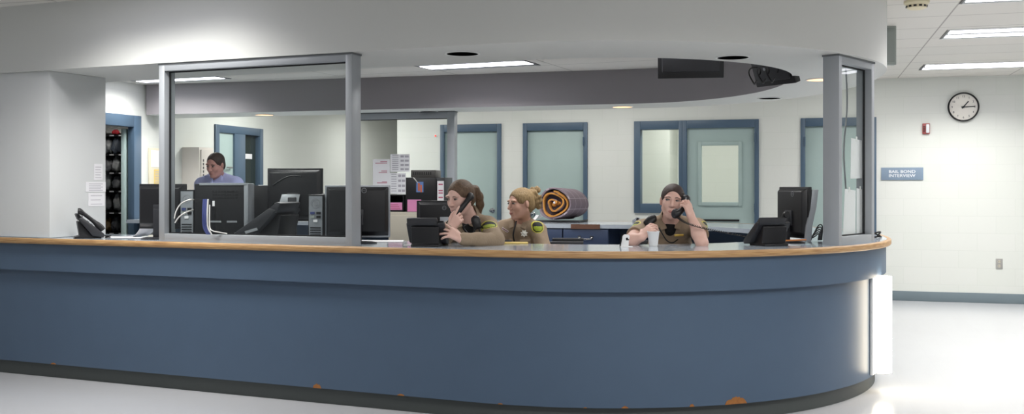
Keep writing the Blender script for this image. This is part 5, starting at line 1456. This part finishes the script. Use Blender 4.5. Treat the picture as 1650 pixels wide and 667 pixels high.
deputy('woman in tan uniform facing the room, foam cup by one hand, handset at her ear', W(1083.5, 325, Y), -.16, .02, .10, J, (W(1080, 400, 7.0).x, 7.0, 0), skin3, hair3, lipm, hands3, hair_3,
       [(W(1026, 365, 6.68), (-.55, -.8, .35), (.1, 0, 1), .040, .036), (W(1133, 366, 6.66), (.6, -.75, .3), (-.1, 0, 1), .040, .038)], False, (-.0045, .0), M_irisg, sleeve_end={'L': .62, 'R': .50}, extra=extra3)
handset('black handset held to the ear of the woman on the right, mouthpiece by her lips', EAR3, MTH3, (.45, -.85, -.1), [MTH3+Vector((.01, -.01, -.02)), W(1104, 358, 6.40), W(1128, 366, 6.30), W(1160, 373, 6.46), W(1196, 380, 6.44), W(1220, 386, 6.42)], 1.22)
CH1.location = (W(1080, 400, 7.0).x, 7.06, 0)

# ---- woman on the left: looks down to her right, handset at her ear, other hand on the phone
Y = 6.60
J = dict(SL=W(727, 370, 6.86), SR=W(788, 364, 6.68), NK=W(758, 350, 6.73), PV=(W(770, 400, 7.05).x, 7.10, .60),
         EL=W(704, 397, 6.50), WL=W(727, 369, 6.365), ER=W(799, 388, 6.42), WR=W(743, 385, 6.24))
skin1 = skin('pale_skin', 'e4bcae'); hair1 = hair_mat('light_brown_hair', '453325', '7a614a')
EAR1 = W(758, 316, 6.56); MTH1 = W(734, 346, 6.50)
def hands1(B, J):
    w = A3(J['WL']); hand(B, w, (.50, -.03, .86), (-.28, -.94, .12), -1, .92, [(.02, .08, .1), (.75, 1.2, .8), (.85, 1.25, .8), (.95, 1.25, .8)], spread=(.05, .02, -.03, -.08), thumb=((.75, .6, -.3), (.9, .3, -.5), (.9, .0, -.5)))
    w = A3(J['WR']); hand(B, w, (-.86, .05, .50), (.30, -.80, .52), 1, .90, [(-.02, .18, .12), (.22, .28, .15), (.34, .32, .2), (.45, .4, .3)], lens=(.082, .090, .084, .066), spread=(.16, -.10, -.38, -.62), thumb=((.75, .55, -.35), (.95, .15, -.3), (.95, -.05, -.3)))
def hair_1(H, P, R, s):
    pony_hair(H, P, R, s, vol=.006)
    pts = [P(.012, .095, .042), P(.022, .130, .022), P(.028, .150, -.03), P(.026, .152, -.085), P(.020, .146, -.145)]
    rr = (.023, .027, .028, .024, .008)
    for k in range(4): H.add(cone(pts[k], pts[k+1], rr[k], rr[k+1]), .02)
    H.add(elli(P(.008, .098, .044), np.array((.022, .016, .022))*s, R), .005)
def extra1(o, J, u, fr, spine, Rb_, ch, hc, R, o3):
    radio_mic(o, o3, W(767, 357, 6.545), R3(.1, -.2, -.25))
    wire(o, o3, [W(767, 367, 6.54), W(760, 378, 6.54), W(752, 374, 6.56), W(748, 366, 6.57), W(755, 361, 6.57)], .005)
    wire(o, o3, [W(771, 366, 6.55), W(774, 378, 6.54), W(772, 390, 6.54)], .004)
deputy('woman in tan uniform with a ponytail, handset at her ear, reaching for the desk phone', W(741.5, 319, Y), -.66, .24, -.02, J, (W(770, 400, 7.05).x, 7.08, 0), skin1, hair1, mat('soft_lip', 'c4867c', .45), hands1, hair_1,
       [(W(788.5, 363, 6.56), (.22, -.85, .45), (.25, 0, 1), .048, .046)], True, (-.003, -.002), M_irisb, extra=extra1)
handset('black handset held to the ear of the woman with the ponytail', EAR1, MTH1, (.25, -.9, .1), [MTH1+Vector((-.005, -.01, -.02)), W(722, 356, 6.40), W(716, 366, 6.38), W(712, 378, 6.36), W(716, 390, 6.34)], 1.1)
copy_tree(CH1, (W(770, 400, 7.05).x, 7.14, 0), -.15, 'black office chair under the woman with the ponytail')

# ---- blonde woman further back, in profile
Y = 7.6
J = dict(SL=W(811, 368, 7.74), SR=W(868, 371, 7.62), NK=W(842, 354, 7.72), PV=(W(846, 400, 7.8).x, 7.82, .60),
         EL=W(806, 403, 7.60), WL=W(816, 415, 7.36), ER=W(877, 405, 7.56), WR=W(862, 416, 7.34))
skin2 = skin('tanned_skin', 'dcae9a'); hair2 = hair_mat('blonde_hair', '6e5637', 'bfa376')
def hands2(B, J):
    for q, sd in (('L', -1), ('R', 1)):
        w = A3(J['W'+q]); hand(B, w, (.3*-sd*.5, -1, -.15), (0, -.1, 1), sd, .92, [(.25, .4, .3)]*4)
def hair_2(H, P, R, s):
    pony_hair(H, P, R, s, vol=.009)
    rng = random.Random(5)
    H.add(elli(P(0, .115, .045), np.array((.045, .04, .048))*s, R), .02)
    for k in range(22):
        a = rng.uniform(0, 6.28); b_ = rng.uniform(-.9, 1.1); r = .052
        c = P(.0+r*math.cos(a)*.8*math.cos(b_), .13+r*math.sin(b_)*.9*.8, .03+r*math.sin(a)*1.25)
        H.add(elli(c, (.020, .015, .026), R3(rng.uniform(0, 3), rng.uniform(0, 3))), .012)
def extra2(o, J, u, fr, spine, Rb_, ch, hc, R, o3):
    wire(o, o3, [W(832, 356, 7.585), W(829, 368, 7.565), W(827, 380, 7.56), W(830, 394, 7.57)], .006)
    star(o, o3, W(844.5, 376, 7.535), (.1, -1, .1), mat('silver_badge', 'd8d6cc', .25, metal=.7), .030)
    bar(o, o3, W(814, 370.5, 7.61), (-.2, -1, .15), -.55, .055, .016, mat('name_plate', 'e3dcdc', .5))
    bar(o, o3, W(814, 370.5, 7.607), (-.2, -1, .15), -.55, .050, .006, mat('name_stripe', '7a2a34', .5), 'name_stripe')
deputy('blonde woman in tan uniform with pinned up hair, seated farther back in profile', W(838.5, 328.5, Y), -1.0, .10, -.03, J, (W(846, 400, 7.8).x, 7.8, 0), skin2, hair2, mat('rose_lip', 'b9736c', .45), hands2, hair_2,
       [(W(866, 366, 7.58), (.35, -.9, .2), (.1, 0, 1), .040, .048)], True, (-.002, -.001), M_irisb, extra=extra2)
copy_tree(CH1, (W(846, 400, 7.8).x, 7.86, 0), .1, 'black office chair under the blonde woman')

# ---- man standing at the back
def man():
    Y = 9.5; hc = A3(W(347, 266, Y)); R = R3(-.34, .32, .05); s = .96; o0 = (W(350, 290, 9.6).x, 9.62, 0)
    J = dict(SL=W(325, 298, 9.62), SR=W(381, 297, 9.56), NK=W(350, 285, 9.62), PV=(o0[0], 9.64, .90), EL=W(317, 352, 9.6), ER=W(388, 352, 9.5), WL=W(326, 386, 9.40), WR=W(376, 386, 9.34))
    u, fr = body_frame(J['SL'], J['SR']); PV = A3(J['PV'])
    for q, k in (('L', -1), ('R', 1)):
        J['H'+q] = PV+u*k*.09-np.array((0, 0, .05)); J['K'+q] = J['H'+q]+fr*.02-np.array((0, 0, .38)); J['A'+q] = np.array((J['H'+q][0], J['H'+q][1]+.02, .085))
    pts = [J[k] for k in J]+[hc]; blo, bhi = bounds(pts, .17); blo[2] = -.02
    B = Field(blo, bhi, .0045); torso(B, J, -.004, False); limbs(B, J, .004); legs(B, J)
    for q in 'LR':
        a = J['A'+q]; B.add(cone(a-np.array((0, 0, .04)), a*np.array((1, 1, 0))+np.array((0, 0, .03))+fr*.14, .03, .024), .02)
    nb = A3(J['NK']); B.add(cone(nb-np.array((0, 0, .03)), hc+R @ np.array((0, .02, -.05)), .060, .056), .025)
    head(B, hc, R, s, 1.08)
    for q, sd in (('L', -1), ('R', 1)): hand(B, J['W'+q], (.1*-sd, -.55, -.85), (.4*sd, -.8, .4), sd, 1.0, [(.3, .45, .3)]*4)
    V, Q = B.mesh(); sk = skin('ruddy_skin', 'c9958a'); hm = hair_mat('short_brown_hair', '2c1f1a', '4a352b')
    o = to_obj('person', V, Q, sk, o0)
    tag(o, 'man in a lavender shirt standing at the back behind the glass, looking down', 'person')
    eyes(o, hc, R, s, o0, M_irisb, (-.001, -.003)); face_marks(o, B, hc, R, s, o0, hm, mat('man_lip', 'a86f66', .5), 1.25, -.001)
    H = Field(hc-.2, hc+.2, .004); P = lambda *p: hc+R @ (np.array(p)*s)
    H.add(elli(P(0, .020, .034), np.array((.0795, .098, .085))*s, R)); H.add(elli(P(0, .06, -.02), np.array((.066, .05, .06))*s, R), .02)
    H.cut(elli(P(0, -.112, -.01), np.array((.082, .084, .106))*s, R), .006); H.cut(rbox(P(0, -.055, -.10), np.array((.12, .085, .09))*s, R), .01)
    for k in (-1, 1):
        H.cut(elli(P(k*.082, .010, -.010), np.array((.020, .026, .034))*s, R), .004)
    V, Q = H.mesh(); to_obj('hair', V, Q, hm, o0, parent=o)
    S_ = Field(blo, bhi, .005); u, fr, spine, Rb_, ch = torso(S_, J, .012, False); limbs(S_, J, .014)
    for q in 'LR':
        w, e = A3(J['W'+q]), A3(J['E'+q]); S_.cut(rbox(w+(w-e)*.35, (.1, .1, .11)), .003)
    S_.add(cone(nb-spine*.02, nb+spine*.022, .072, .066), .012)
    for k in (-1, 1): S_.add(rbox(nb+fr*.078+u*k*.05-np.array((0, 0, .012)), (.034, .008, .028), np.stack([nrm(u-fr*.45*k), fr, np.array((0, 0, 1.))], 1), .004), .005)
    S_.cut(cone(nb-np.array((0, 0, .03)), hc+R @ np.array((0, .02, -.02)), .062, .062), .004); S_.cut(cone(nb+fr*.08+np.array((0, 0, .03)), nb+fr*.11-np.array((0, 0, .05)), .034, .006), .006)
    S_.cut(elli(PV-np.array((0, 0, .14)), (.4, .4, .12)), .004); S_.add(rbox(ch+fr*.115, (.014, .01, .2), Rb_, .004), .012)
    V, Q = S_.mesh(); to_obj('shirt', V, Q, M_lav, o0, parent=o)
    T_ = Field(blo, bhi, .008); T_.add(elli(PV-np.array((0, 0, .02)), (.172, .13, .11), Rb_)); legs(T_, J, .016); T_.cut(rbox((PV[0], PV[1], PV[2]+.37), (.5, .5, .30)), .005)
    V, Q = T_.mesh(); to_obj('trousers', V, Q, mat('grey_trousers', '3c3f46', .85), o0, parent=o); shoes(o, J, fr, o0)
man()
